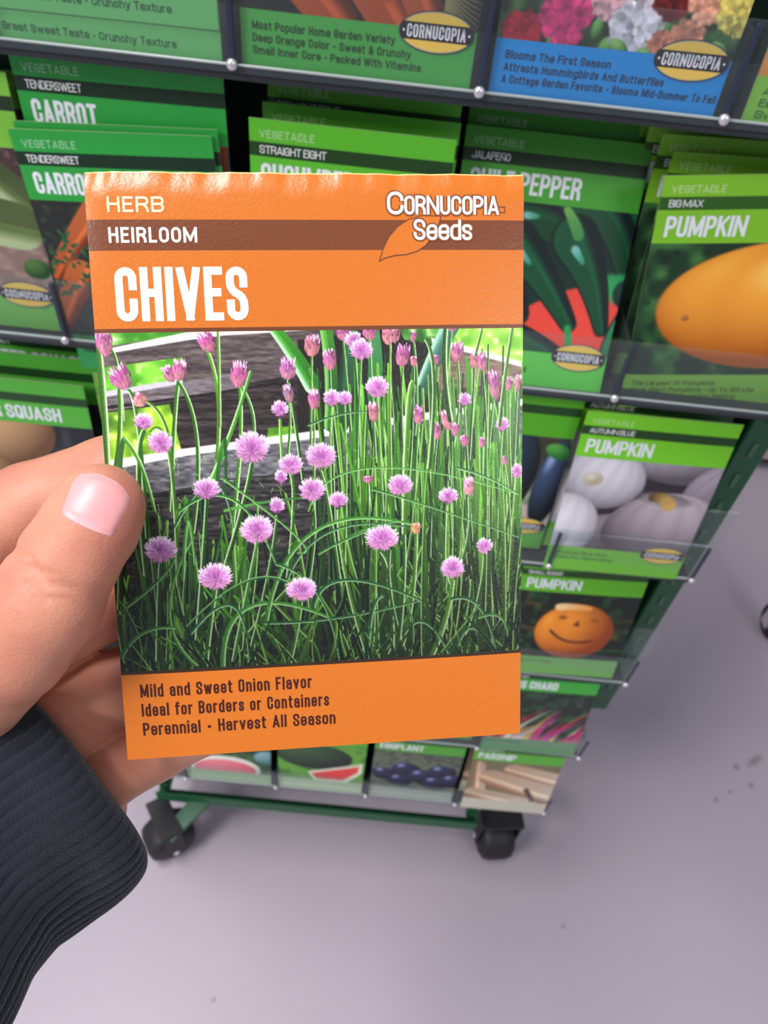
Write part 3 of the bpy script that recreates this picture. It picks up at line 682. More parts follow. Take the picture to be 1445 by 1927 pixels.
kind('acorn', (130, 196, 60), (130, 190, 66), (60, 110, 30), 'WALTHAM', 'SQUASH', art_orange, [('All-Purpose Squash', 40), ('Early Maturing', 32), ('Sweet Flavor', 30)], emblem=False, ink=(50, 96, 40))

def packet(key, topc, Y, lean, roll, label, group=None, dz=0, parts=3):
    """topc = (X, Z) of the middle of the top edge; Y its distance; lean tilts the top back"""
    root = empty('seed_packet'); l = math.radians(lean); r = math.radians(roll)
    up0 = Vector((0, math.sin(l), math.cos(l))); X0 = Vector((1, 0, 0))
    Xa = X0 * math.cos(r) + up0 * math.sin(r); U = up0 * math.cos(r) - X0 * math.sin(r); N = U.cross(Xa)
    base = Vector((topc[0], Y, topc[1])) - U * (PH / 1e3)
    m = Matrix((( Xa.x, N.x, U.x, base.x), (Xa.y, N.y, U.y, base.y), (Xa.z, N.z, U.z, base.z), (0, 0, 0, 1)))
    root.matrix_world = m; tag(root, label, 'seed packet', group)
    for nm, me in zip(('envelope', 'printed_photo', 'title_lettering', 'description_lettering', 'oval_emblem'), KINDS[key]):
        if me: link(nm, me, root)
    return root
GT = 'seed packets in the top tier of the rack'; G2 = 'seed packets in the second tier'; G3 = 'seed packets in the third tier'
G4 = 'seed packets in the lower tiers'; G6 = 'seed packets in the bottom tier'
# top tier: only the lower ends show
packet('pea', (-.111, 1.009), .306, 2, 0, 'pale green packet with Great Sweet Taste text, rear one in top left pocket', GT)
packet('pea', (-.1118, 1.0200), .3032, 1, .3, 'wrinkled pale green packet with Great Sweet Taste text, front one in top left pocket', GT)
packet('carrotbunch', (-.0215, 1.0085), .305, 2, 0, 'packet with orange carrots over a green label on Deep Orange Color in the top tier', GT)
packet('hollyhock', (.0665, 1.0085), .305, 2, .5, 'packet with pink, white and yellow hollyhocks over a bright blue label', GT)
packet('acorn', (.1585, 1.006), .306, 2, 1, 'packet with an orange squash over a lime label cut by the top right corner', GT)
# second tier
packet('zucchini', (-.1985, .8795), .314, 4, 0, 'zucchini packet with yellow emblem cut by the left edge of the frame', G2)
packet('zucchini', (-.1975, .889), .330, 6, 0, 'dark green packet edge behind the zucchini packet at the left edge', G2, parts=3)
packet('carrot', (-.1192, .8630), .3095, 3.0, 4, 'tendersweet carrot packet standing lower and in front of its twin', G2)
packet('carrot', (-.1172, .8652), .3115, 3.0, 3.6, 'thin edge of a carrot packet between the two tendersweet carrot packets', G2)
packet('carrot', (-.1144, .8878), .316, 3, 1, 'tendersweet carrot packet pushed up behind, just under the top tray', G2)
packet('cucumber', (-.0225, .8735), .3125, 4, 0, 'bright green straight eight cucumber packet above the held orange packet', G2)
packet('cucumber', (-.0205, .8725), .332, 8, 0, 'shaded cucumber packet directly behind the front cucumber packet', G2)
packet('cucumber', (-.0205, .8785), .346, 10, 0, 'dark cucumber packet at the very back under the carrot pocket', G2)
packet('chile', (.0652, .8648), .352, 25, 0, 'jalapeno chile pepper packet with dark green peppers on red', G2)
packet('chile', (.0660, .8700), .361, 25, 0, 'shaded jalapeno packet behind the front chile pepper packet', G2)
for i, (x, z, y, rl) in enumerate(((.1390, .8790, .372, 3), (.1400, .8770, .366, 4), (.1412, .8755, .360, 3), (.1432, .8760, .353, 2), (.1475, .8740, .345, 2), (.1520, .8705, .337, 2))):
    packet('bigmax', (x, z), y, 8, rl, ['rearmost dark lime pumpkin packet behind the big max packet', 'second from the rear in the fanned lime stack behind big max', 'third from the rear in the fanned lime stack behind big max',
            'shaded pumpkin packet with faint vegetable heading behind big max', 'third packet back in the big max pumpkin stack', 'pumpkin packet directly behind the front big max packet'][i], G2)
packet('bigmax', (.1466, .8700), .322, 6, 7, 'big max pumpkin packet with large orange pumpkin, front of its stack', G2)
# third tier
packet('squash', (-.2000, .7268), .312, 5, 0, 'green squash packet in the third tier at the left edge of the frame', G3)
packet('squash', (-.1950, .7330), .326, 6, 0, 'green squash packet strip right behind the front squash packet', G3)
packet('squash', (-.1915, .7420), .340, 7, 0, 'dark green squash packet strip at the back, under the tray', G3)
packet('corn', (-.1120, .7350), .314, 5, 0, 'lime packet just left of the held packet edge in the third tier', G3)
packet('corn', (-.0225, .7350), .314, 5, 0, 'lime packet hidden behind the middle of the held packet', G3)
packet('poblano', (.0655, .7480), .322, 6, 0, 'pepper packet with blue-black peppers right of the held packet', G3)
packet('bluepumpkin', (.1478, .7452), .314, 8, 1, 'autumn blue pumpkin packet with pale grey pumpkins, front of its stack', G3)
packet('bluepumpkin', (.1490, .7490), .330, 9, 0, 'autumn blue pumpkin packet second in its stack', G3)
packet('bluepumpkin', (.1475, .7560), .343, 9, 0, 'autumn blue pumpkin packet strip third in its stack under the tray', G3)
# fourth, fifth
packet('jack', (.1425, .6215), .314, 8, 2.5, 'pumpkin packet with a smiling orange pumpkin in the fourth tier', G4)
packet('parsnip', (.0660, .6190), .316, 5, 0, 'packet behind the right half of the held packet in the fourth tier', G4)
packet('melon', (-.0225, .6190), .316, 5, 0, 'melon packet behind the held packet in the fourth tier', G4)
packet('chard', (.1500, .4900), .314, 8, 2, 'swiss chard packet with pink and yellow stems in the fifth tier', G4)
packet('chile', (.0660, .4880), .316, 5, 0, 'packet with green label showing under the held packet in the fifth tier', G4)
packet('cucumber', (-.0225, .4880), .316, 5, 0, 'cucumber packet hidden behind the held packet in the fifth tier', G4)
# bottom tier
packet('melon', (-.1115, .3600), .312, 6, 0, 'packet with a pink melon slice nearest the fingers in the bottom tier', G6)
packet('watermelon', (-.0225, .3605), .312, 6, 0, 'packet with a red watermelon wedge in the bottom tier', G6)
packet('eggplant', (.0665, .3605), .312, 6, 0, 'packet with round black eggplants in the bottom tier', G6)
packet('parsnip', (.1560, .3615), .312, 8, 1, 'front packet with cream coloured roots at the bottom right of the rack', G6)
packet('parsnip', (.1540, .3760), .322, 8, 0, 'rear packet standing higher behind the cream roots packet', G6)

# ------------------------------------------------------------------ the held packet
c0, c1, c3 = [np.array(p) for p in ((-.0584, .1357, .9326), (.0225, .1489, .9349), (-.0445, .0640, .8449))]
HX = (c1 - c0) / np.linalg.norm(c1 - c0); HD = c3 - c0; HD = HD - HX * np.dot(HD, HX); HD /= np.linalg.norm(HD); HN = np.cross(HX, -HD)
def hp(x, y):
    r = ray(x, y); t = np.dot(c0 - CAM, HN) / np.dot(r, HN); q = CAM + t * r - c0
    return 1e3 * np.dot(q, HX), 1e3 * np.dot(q, HD)
def hsurf(x, y, off):
    x = np.asarray(x, float); y = np.asarray(y, float)
    u = np.clip(1 - np.abs(2 * x / PW - 1) ** 5, 0, 1); v = np.clip(1 - np.abs(2 * y / PH - 1) ** 6, 0, 1)
    z = .25 + .5 * u * v + off
    wav = .25 * np.sin(x * .33 + 1) + .18 * np.sin(x * .9) + .1 * np.sin(x * 2.1 + y * .4)
    e = 4.6 + wav * 2.2
    z = z - .045 * np.clip(e - y, 0, 9) ** 2                         # the folded top edge rolls back
    z = z - .035 * np.clip(3.6 - x, 0, 9) ** 2 * np.clip(1 - y / 22, 0, 1)
    return np.stack([(x - PW / 2) / 1e3, -z / 1e3, (PH - y) / 1e3], -1)
held = empty('seed_packet'); b0 = c0 + HX * PW / 2e3 + HD * PH / 1e3
held.matrix_world = Matrix(((HX[0], -HN[0], -HD[0], b0[0]), (HX[1], -HN[1], -HD[1], b0[1]), (HX[2], -HN[2], -HD[2], b0[2]), (0, 0, 0, 1)))
tag(held, 'orange chives seed packet with purple flower photo, held up in the hand', 'seed packet')
OR, BR = (200, 108, 28), (112, 58, 26)
# finer rows near the fold
def held_body():
    ys = np.unique(np.concatenate([np.linspace(0, 8.65, 30), [.25, 8.65, 14.15, 28.2, 28.95, 95.2, 95.9, PH], np.linspace(14.15, 28.2, 6), np.linspace(28.95, 95.2, 16), np.linspace(95.9, PH, 8)]).round(4))
    xs = np.unique(np.concatenate([np.linspace(0, 5, 14), np.linspace(5, PW, 80)]))
    X, Y = np.meshgrid(xs, ys); F = hsurf(X, Y, 0); B = F.copy(); B[..., 1] = np.maximum(F[..., 1], -.0002) + .0005 + .0004 * np.clip(1 - (2 * X / PW - 1) ** 4, 0, 1)
    return X, Y, F, B, xs, ys
X, Y, F_, B_, xs, ys = held_body()
h, w = X.shape; n = h * w; f = []; c = []
bands = [(0, .25, (250, 190, 120)), (.25, 8.65, OR), (8.65, 14.15, BR), (14.15, 28.2, OR), (28.2, 28.95, (104, 54, 22)), (28.95, 95.2, (30, 50, 26)), (95.2, 95.9, (50, 30, 12)), (95.9, PH, OR)]
for i in range(h - 1):
    ym = (ys[i] + ys[i + 1]) / 2; cc = lin([b[2] for b in bands if b[0] <= ym < b[1]][0])
    for j in range(w - 1):
        a = i * w + j; f.append((a, a + w, a + w + 1, a + 1)); c.append(cc)
        f.append((a + n, a + 1 + n, a + w + 1 + n, a + w + n)); c.append(lin((232, 226, 214)))
    for a, fl in ((i * w, 0), (i * w + w - 1, 1)):
        q = (a, a + n, a + w + n, a + w); f.append(q if not fl else q[::-1]); c.append(cc * .4 + lin((250, 214, 170)) * .6)
for j in range(w - 1):
    f.append((j, j + 1, j + 1 + n, j + n)); c.append(lin((246, 190, 130)))
    a = (h - 1) * w + j; f.append((a, a + n, a + 1 + n, a + 1)); c.append(lin((220, 120, 50)))
me = bpy.data.meshes.new('held_envelope'); me.from_pydata([tuple(p) for p in np.concatenate([F_.reshape(-1, 3), B_.reshape(-1, 3)])], [], f); me.update(); facecol(me, c); me.shade_smooth(); me.set_sharp_from_angle(angle=math.radians(45))
link('envelope', me, held, M_held)

T = Print(hsurf)
T.text('HERB', 3.9, 7.35, 2.75, 10.2, .42, (255, 238, 184), gap=1.15)
T.text('HEIRLOOM', 3.8, 12.75, 2.75, 16.0, .47, (255, 252, 246), gap=.9)
T.text('CHIVES', 4.3, 26.9, 9.8, 24.3, 1.48, (255, 253, 250), gap=.42)
T.build('title_lettering', M_held, held); T = Print(hsurf)
leafp = [hp(*q) for q in ((713, 492), (720, 470), (731, 447), (747, 428), (768, 414), (792, 407), (829, 408), (823, 428), (814, 446), (800, 463), (784, 474), (764, 480), (742, 482), (726, 486))]
T.poly(leafp, OR, .05)
L2 = [np.array(q) for q in leafp]
V, Fq = ribbon(L2 + [L2[0]], .2, (-99, 99), True); T.quads(V, [q[::-1] for q in Fq], BR, .06)
for grow, col, off in ((.32, (126, 66, 30), .07), (.03, (255, 254, 252), .12)):
    T.text('C', 55.4, 7.65, 4.15, 3.1, .54, col, off, grow=grow)
    T.text('ORNUCOPIA', 58.7, 7.65, 3.4, 18.3, .45, col, off + .01, gap=.55, grow=grow)
    T.text('Seeds', 60.4, 12.3, 3.75, 11.3, .47, col, off + .02, gap=.55, grow=grow)
V, Fq = ribbon([np.array(q) for q in ((76.9, 6.2), (78.2, 6.2), (78.2, 7.2), (76.9, 7.2), (76.9, 6.2))], .18, (-99, 99), True); T.quads(V, [q[::-1] for q in Fq], BR, .06)
T.build('brand_logo', M_held, held); T = Print(hsurf)
INK = (62, 18, 10)
T.text('Mild and Sweet Onion Flavor', 3.5, 100.75, 2.75, 34.4, .40, INK, gap=.85, space=2.3)
T.text('Ideal for Borders or Containers', 3.5, 104.85, 2.75, 37.8, .40, INK, gap=.85, space=2.3)
T.text('Perennial • Harvest All Season', 3.5, 108.95, 2.75, 39.0, .40, INK, gap=.8, space=2.6)
T.build('description_lettering', M_held, held)

# the printed chives photograph
random.seed(4)
P = Paint(PW, 66.25, 9, 28.95); rs = np.random.RandomState(11)
def q(x, y): return np.array(hp(x, y))
def QP(l): return [q(*a) for a in l]
P.fill((52, 46, 44))
# foliage out of focus
n1 = P.noise(3.2, 2.4, 1); n2 = P.noise(1.5, 1.2, 2)
def foliage(pts, a, b, c, soft=.3):
    m = P.polymask(QP(pts), soft); t = np.clip((n1 * .6 + n2 * .4 - .25) * 2, 0, 1)[..., None]
    colr = np.array(a, float) * (1 - t) + np.array(b, float) * t; k = np.clip((n2 - .72) * 4, 0, 1)[..., None]
    colr = colr * (1 - k) + np.array(c, float) * k; P.A = P.A * (1 - m[..., None]) + colr * m[..., None]
foliage([(178, 610), (370, 610), (365, 632), (190, 660)], (70, 150, 40), (150, 210, 110), (225, 240, 200))
foliage([(740, 600), (990, 600), (990, 700), (860, 655), (790, 640), (745, 625)], (120, 190, 50), (190, 232, 110), (240, 248, 190))
foliage([(195, 690), (345, 672), (345, 722), (195, 742)], (80, 160, 40), (150, 220, 80), (220, 245, 160))
def wood(pts, a, b, sx=6, sy=.5, seed=3, skew=0):
    m = P.polymask(QP(pts), .15)[..., None]; n_ = P.noise(sx, sy, seed) * .55 + P.noise(1.2, .35, seed + 1) * .45
    t = np.clip((n_ - .2) * 1.5, 0, 1)[..., None]; c_ = np.array(a, float) * (1 - t) + np.array(b, float) * t; P.A = P.A * (1 - m) + c_ * m
wood([(185, 655), (350, 630), (640, 612), (640, 640), (640, 840), (430, 842), (330, 852), (345, 718), (345, 672), (195, 692)], (78, 68, 68), (132, 120, 116))
wood([(330, 745), (640, 690), (640, 850), (330, 852)], (40, 33, 33), (92, 80, 78), sx=9)
wood([(195, 742), (345, 718), (460, 700), (460, 730), (345, 752), (195, 775)], (96, 88, 90), (150, 142, 146))
P.curve([q(190, 690 + 78), q(300, 757), q(520, 722)], .35, .2, (26, 20, 20), (30, 24, 24), n=20, op=.8)
P.poly(QP([(188, 660), (352, 626), (640, 606), (640, 618), (420, 632), (352, 641), (190, 668)]), (246, 246, 246), .3)
P.poly(QP([(196, 737), (345, 712), (345, 722), (196, 748)]), (206, 204, 214), .3)
foliage([(190, 778), (320, 760), (330, 800), (345, 856), (195, 900)], (70, 120, 24), (178, 222, 70), (236, 248, 150))
foliage([(505, 805), (570, 800), (580, 830), (500, 838)], (70, 120, 24), (150, 210, 70), (220, 245, 150))
P.poly(QP([(560, 640), (740, 620), (830, 640), (830, 790), (560, 830)]), (40, 34, 30), .5)
foliage([(740, 600), (835, 600), (830, 650), (760, 640)], (50, 110, 40), (120, 190, 90), (200, 235, 160))
wood([(812, 645), (870, 655), (985, 690), (985, 762), (820, 775)], (110, 92, 78), (158, 140, 122), sx=4)
wood([(820, 735), (985, 720), (985, 765), (820, 780)], (60, 46, 38), (100, 84, 70), sx=4)
P.poly(QP([(810, 636), (870, 650), (985, 682), (985, 692), (870, 662), (812, 648)]), (228, 222, 214), .3)
# lower weathered board
wood([(190, 880), (345, 853), (580, 820), (760, 786), (985, 755), (985, 1280), (190, 1290)], (36, 34, 34), (110, 104, 104), sx=4, sy=.45, seed=9)
wood([(190, 880), (345, 853), (580, 820), (760, 786), (985, 755), (985, 830), (600, 880), (300, 925), (190, 930)], (84, 84, 88), (156, 154, 158), sx=1.2, sy=.5, seed=19)
P.poly(QP([(195, 868), (345, 844), (580, 812), (760, 782), (985, 750), (985, 762), (760, 796), (580, 826), (345, 858), (195, 886)]), (244, 244, 248), .3)
for k in range(46):
    y = rs.uniform(900, 1250); x = rs.uniform(200, 620); L = rs.uniform(60, 240)
    P.curve([q(x, y), q(x + L * .5, y - L * .05), q(x + L, y - L * .1)], .1, .07, (16, 14, 14), (24, 20, 20), n=6, op=.8)
# darkness at the foot of the clump
gx = (P.X - 0) / PW; gy = (P.Y - 28.95) / 66.25
P.mix(np.clip((gy - .55) * 1.6, 0, .85) * np.clip(.5 + gx, 0, 1), (14, 28, 12)); P.mix(np.clip((gx - .55) * 4, 0, 1) * np.clip((gy - .25) * 3, 0, .8), (20, 52, 18))
# broad leaves behind
P.curve([q(515, 618), q(548, 655), q(588, 725)], 1.1, 1.7, (96, 190, 60), (60, 150, 50), rim=((190, 225, 190), -1), n=16)
P.curve([q(622, 800), q(628, 700), q(612, 615)], 1.3, 1.2, (40, 104, 34), (96, 176, 60), rim=((140, 200, 110), 1), n=16)
P.curve([q(640, 800), q(655, 700), q(660, 615)], 1.6, 1.3, (40, 90, 60), (70, 130, 90), rim=((30, 70, 50), 1), n=16)
P.curve([q(770, 800), q(800, 700), q(846, 615)], 1.3, 1.7, (36, 96, 66), (92, 150, 130), rim=((170, 215, 190), 1), n=16)
P.curve([q(700, 800), q(712, 700), q(700, 618)], 1.8, 1.2, (46, 110, 60), (80, 150, 90), n=16)

LIT = [(98, 170, 44), (80, 152, 38), (126, 194, 60), (62, 130, 36), (92, 168, 66)]
DRK = [(18, 50, 16), (30, 74, 24), (18, 62, 38), (40, 90, 30)]
def blade(x, y0, x1, y1, w, lit, bend=0, rimc=None, dk=.45):
    c = np.array((LIT if lit else DRK)[rs.randint(len(LIT if lit else DRK))], float) * rs.uniform(.85, 1.12)
    mx = (x + x1) / 2 + bend; my = (y0 + y1) / 2
    rim = ((186, 224, 140) if lit else (84, 142, 66), rs.choice([-1, 1])) if rs.rand() < .5 else None
    P.curve([(x, y0), (mx, my), (x1, y1)], w, w * .45, c * dk, c, rim, n=9)
def field(N, xr, top, lit_p, wr, lean=3):
    for k in range(N):
        x = rs.uniform(*xr); y1 = rs.uniform(*top); y0 = rs.uniform(max(y1 + 10, 78), 100)
        ln = rs.normal(0, lean); blade(x, y0, x + ln, y1, rs.uniform(*wr), rs.rand() < lit_p, rs.normal(0, 1.2), dk=rs.uniform(.25, .6))
field(170, (44, 84), (36, 66), .35, (.34, .68), 3)
field(60, (-2, 44), (62, 84), .15, (.3, .6), 3)
field(130, (46, 84), (32, 62), .75, (.34, .72), 2.6)
field(70, (0, 26), (58, 78), .65, (.34, .66), 2.4)
field(26, (26, 46), (60, 84), .5, (.3, .6), 5)
field(110, (44, 84), (60, 84), .6, (.34, .66), 4.5)
field(90, (-2, 84), (74, 92), .35, (.32, .62), 7)

def bud(x, y, rx, ry, rot=0, col=(176, 98, 148)):
    cx, cy = q(x, y); rx *= .098; ry *= .102; ca, sa = math.cos(rot), math.sin(rot)
    L = []
    for k in range(int(60 + 46 * rx)):
        u = rs.uniform(-1, 1); t = rs.uniform(-.8, 1); L.append((t, u))
    L.sort()
    for t, u in L:                                               # top florets first, the base sheath over them
        wv = (1 - max(0, t) ** 2.2) ** .5 * (1 - .32 * max(0, -t) ** 1.5)
        ux, uy = u * rx * wv, t * ry
        cc = np.array(col, float) * rs.uniform(.72, 1.2) * (1 - .22 * max(0, u)) + 14 * (u < -.3)
        if t < -.35 and rs.rand() < .55: cc = np.array((236, 204, 232.)) * rs.uniform(.9, 1.05)
        if t > .35: cc = cc * .62 + np.array((206, 160, 140)) * .38 * rs.uniform(.8, 1.1)
        dx, dy = u * rx * .12, -ry * rs.uniform(.3, .5)
        a = (cx + ux * ca - uy * sa, cy + ux * sa + uy * ca); b = (a[0] + dx * ca - dy * sa, a[1] + dx * sa + dy * ca)
        P.cap(a, b, .17, .05, np.clip(cc, 0, 255), np.clip(cc * 1.12, 0, 255))
def globe(x, y, r, ry=None, semi=False):
    cx, cy = q(x, y); R_ = r * .1; RY = (ry or r * .88) * .1
    P.ball(cx, cy, R_ * .8, RY * .8, 0, (128, 70, 126), (206, 150, 204), soft=.3)
    N = int(60 + 34 * R_ * R_); es = []
    for k in range(N):
        a = rs.uniform(0, 2 * math.pi); d = math.sqrt(rs.rand()) * .95; es.append((d, a))
    es.sort(reverse=True)
    for d, a in es:
        if semi and math.sin(a) > .5 and d > .7: continue
        ux, uy = math.cos(a), math.sin(a); gx_, gy_ = ux * d, uy * d - .45; gl = math.hypot(gx_, gy_) + 1e-6; gx_ /= gl; gy_ /= gl
        up = -uy * d * .5 + .5                                          # the sunlit upper florets are paler
        base = np.array((176, 98, 168.)) * (1 - d * .7) + np.array((226, 178, 224.)) * d * .7
        kk = min(1, up * 1.25) * d ** 1.3 * .9; cc = base * (1 - kk) + np.array((250, 238, 250.)) * kk
        cc = np.clip(cc * rs.uniform(.78, 1.14), 0, 255)
        if uy > .55 and d > .5: cc = cc * .75 + np.array((150, 90, 100)) * .25
        L = R_ * rs.uniform(.16, .3)
        p0 = (cx + ux * R_ * d * .86, cy + uy * RY * d * .86); p1 = (p0[0] + gx_ * L, p0[1] + gy_ * L)
        P.cap(p0, p1, .17, .05, cc, np.clip(cc * 1.1, 0, 255))
def stem(x, y, bx, by, w=.34, bend=0, lit=True):
    a, b = q(x, y), q(bx, by); c = np.array(LIT[rs.randint(5)] if lit else (52, 104, 50), float)
    P.curve([a, ((a[0] + b[0]) / 2 + bend, (a[1] + b[1]) / 2), b], w * .8, w, c, c * .75, ((214, 238, 190), 1), n=14)

flowers_back = [('b', 587, 651, 14, 19), ('b', 620, 678, 12, 18), ('b', 591, 752, 11, 18), ('s', 624, 750, 17, 0), ('s', 648, 750, 15, 0), ('g', 709, 729, 24, 0), ('b', 702, 776, 10, 18), ('b', 787, 781, 9, 16),
 ('b', 645, 628, 12, 12), ('g', 665, 640, 18, 0), ('g', 679, 658, 23, 0), ('b', 695, 626, 14, 14), ('b', 734, 632, 17, 17), ('b', 757, 670, 13, 21), ('b', 777, 680, 6, 9), ('b', 816, 677, 8, 9), ('b', 859, 663, 11, 18), ('b', 892, 677, 9, 14), ('b', 906, 681, 8, 15),
 ('b', 929, 725, 11, 28), ('s', 873, 752, 14, 0), ('b', 841, 790, 12, 19), ('b', 855, 808, 7, 12), ('b', 821, 812, 7, 16), ('b', 873, 829, 8, 10), ('s', 944, 799, 15, 0), ('b', 957, 722, 6, 12), ('b', 973, 722, 6, 15), ('b', 906, 832, 6, 9), ('b', 948, 866, 5, 8),
 ('b', 849, 614, 9, 9), ('b', 692, 901, 9, 6), ('b', 777, 634, 5, 9)]
for t_, x, y, rx, ry in flowers_back:
    stem(x, y + (ry or rx) * .7, x + rs.uniform(-14, 18), y + rs.uniform(180, 330), .27, rs.normal(0, .8), rs.rand() < .65)
field(40, (50, 82), (44, 66), .85, (.32, .62), 2.4)
for t_, x, y, rx, ry in flowers_back:
    if t_ == 'b': bud(x, y, rx, ry, rs.uniform(-.2, .2), (176, 98, 148) if rs.rand() < .7 else (186, 116, 136))
    elif t_ == 's': globe(x, y, rx, rx * 1.1, True)
    else: globe(x, y, rx)
# tall single stems on the left
for a in [((183, 622), (196, 760), (204, 930), .7), ((205, 655), (222, 690), (232, 790), .34), ((226, 735), (226, 820), (215, 900), .5), ((243, 735), (262, 810), (278, 1010), .42), ((271, 812), (262, 900), (276, 1080), .55),
          ((338, 716), (330, 790), (322, 960), .45), ((338, 720), (372, 830), (364, 1000), .42), ((391, 660), (412, 760), (405, 900), .42), ((411, 618), (413, 700), (414, 800), .34), ((452, 726), (452, 850), (436, 1000), .42),
          ((456, 728), (478, 790), (470, 850), .34), ((274, 754), (318, 820), (324, 960), .34), ((285, 812), (320, 860), (336, 1100), .4), ((390, 940), (384, 1040), (372, 1200), .5), ((474, 872), (455, 960), (420, 1080), .5),
          ((542, 712), (556, 800), (570, 900), .34), ((527, 790), (530, 850), (533, 880), .34), ((543, 758), (546, 800), (540, 870), .28), ((303, 1060), (300, 1130), (298, 1240), .5), ((406, 1110), (396, 1180), (388, 1250), .5),
          ((484, 1020), (468, 1100), (440, 1240), .42), ((547, 890), (552, 960), (540, 1100), .4), ((604, 886), (620, 960), (640, 1100), .34), ((587, 944), (592, 1000), (580, 1100), .34), ((521, 970), (505, 1080), (470, 1230), .38),
          ((636, 960), (650, 1080), (690, 1230), .42), ((567, 1132), (560, 1180), (545, 1250), .38), ((718, 1038), (738, 1100), (744, 1230), .5), ((733, 1035), (735, 1120), (760, 1220), .34), ((752, 936), (760, 1050), (750, 1200), .45),
          ((782, 1004), (775, 1120), (756, 1210), .5), ((842, 952), (840, 1050), (850, 1100), .4), ((851, 1092), (838, 1160), (812, 1230), .6), ((910, 1046), (900, 1120), (870, 1220), .45), ((881, 935), (880, 1000), (865, 1060), .34),
          ((964, 610), (950, 700), (938, 800), .4), ((838, 615), (836, 700), (846, 790), .55), ((905, 620), (900, 640), (893, 668), .3), ((800, 640), (815, 720), (806, 880), .4), ((775, 720), (765, 800), (760, 1000), .6)]:
    stp = [q(*p_) for p_ in a[:3]]; c = np.array(LIT[rs.randint(5)], float) * rs.uniform(.85, 1.05)
    P.curve([stp[0], stp[1] * 2 - (stp[0] + stp[2]) / 2, stp[2]], a[3] * .8, a[3], c, c * .8, ((220, 242, 200), 1 if rs.rand() < .5 else -1), n=22)
P.curve([q(400, 900), q(440, 810), q(472, 700)], .5, .3, (110, 196, 70), (90, 170, 60), ((220, 242, 200), 1), n=16)
P.curve([q(225, 900), q(230, 820), q(236, 826)], .5, .4, (60, 110, 50), (60, 110, 50), n=10); P.curve([q(236, 826), q(270, 860), q(292, 960)], .4, .3, (110, 180, 70), (90, 160, 60), ((220, 242, 200), 1), n=12)
P.curve([q(410, 905), q(414, 840), q(424, 828)], .4, .4, (50, 100, 44), (90, 160, 60), n=10); P.curve([q(424, 828), q(427, 870), q(425, 930)], .35, .2, (50, 100, 44), (40, 90, 44), n=8)
P.curve([q(424, 960), q(500, 940), q(580, 935)], .3, .2, (110, 180, 80), (60, 120, 60), n=12)
# long arching leaves
for a in [((330, 990), (400, 910), (440, 990), .3), ((340, 960), (440, 940), (520, 1060), .35), ((420, 1250), (470, 1140), (620, 1160), .55), ((500, 1180), (590, 1000), (790, 990), .45), ((540, 1090), (620, 1000), (760, 990), .3),
          ((360, 1190), (440, 1140), (470, 1255), .35), ((500, 1170), (640, 1160), (790, 1128), .35), ((590, 1140), (650, 1090), (790, 1128), .4), ((520, 1060), (600, 1120), (640, 1250), .3), ((370, 1250), (320, 1150), (365, 1010), .35),
          ((240, 1140), (300, 1090), (330, 1050), .4), ((760, 1190), (800, 1170), (845, 1230), .4), ((850, 1125), (900, 1140), (932, 1218), .4), ((860, 1210), (890, 1180), (930, 1225), .45), ((900, 1160), (940, 1160), (955, 1200), .35),
          ((345, 1090), (355, 980), (368, 1060), .35), ((230, 1235), (270, 1190), (330, 1180), .45), ((690, 1240), (700, 1150), (720, 1120), .5), ((420, 900), (560, 1010), (560, 1040), .25), ((580, 960), (700, 880), (975, 930), .22),
          ((700, 920), (800, 950), (975, 1010), .25), ((655, 1010), (700, 990), (745, 980), .3), ((600, 1040), (660, 1010), (740, 980), .3), ((860, 880), (920, 900), (975, 930), .28), ((580, 800), (640, 780), (690, 775), .22), ((560, 1110), (470, 1090), (350, 1180), .3)]:
    pp = [q(*p_) for p_ in a[:3]]; c = np.array(((60, 138, 56), (84, 160, 62), (48, 116, 70))[rs.randint(3)], float)
    P.curve([pp[0], pp[1] * 2 - (pp[0] + pp[2]) / 2, pp[2]], a[3], a[3] * .6, c, c * 1.15, ((190, 226, 170), -1), n=22)
field(50, (0, 84), (84, 93), .45, (.25, .42), 6)
for k in range(260):                                                # glints and little pale leaf tips
    x, y = rs.uniform(0, 82), rs.uniform(52, 95)
    P.cap((x, y), (x + rs.normal(0, .5), y + rs.uniform(.4, 1.6)), .1, .05, (170, 220, 130), (120, 190, 80), op=.7)
P.A *= 1 - (.30 * np.clip((gy - .45) * 2, 0, 1))[..., None]
bud(197, 645, 15, 24, -.1); bud(229, 711, 19, 22, -.4, (184, 92, 156)); bud(264, 753, 13, 11, -.9, (206, 136, 140)); globe(271, 794, 19, 17, True)
globe(303, 832, 25, 22); bud(319, 704, 10, 15, -.5); bud(339, 697, 13, 18, .1, (186, 104, 150)); bud(390, 645, 15, 18, -.4, (184, 92, 150)); bud(450, 706, 16, 22, .1, (186, 100, 150))
bud(542, 695, 15, 19, .1, (180, 110, 170)); bud(543, 741, 9, 16, -.2, (150, 110, 140)); globe(527, 770, 17, 19, True); globe(474, 841, 34, 30); globe(529, 897, 13, 17, True); globe(547, 873, 24, 20); globe(604, 857, 31, 24)
globe(390, 921, 27, 23, True); globe(521, 951, 16, 19, True); globe(587, 920, 27, 23); globe(636, 941, 20, 18, True); globe(484, 995, 33, 27); globe(303, 1033, 32, 24); globe(406, 1083, 34, 26); globe(567, 1107, 31, 23)
globe(718, 1011, 34, 25); globe(752, 912, 26, 21); globe(842, 933, 21, 18, True); bud(881, 915, 10, 17, 0, (214, 140, 170)); globe(910, 1026, 18, 17); globe(851, 1066, 26, 23); bud(782, 993, 9, 10, 0, (196, 140, 100)); globe(972, 885, 13, 16)
P.A *= (1 + (rs.rand(P.H, P.W, 1) - .5) * .10)
P.A = 255 * np.clip(P.A / 255, 0, 1) ** 1.18
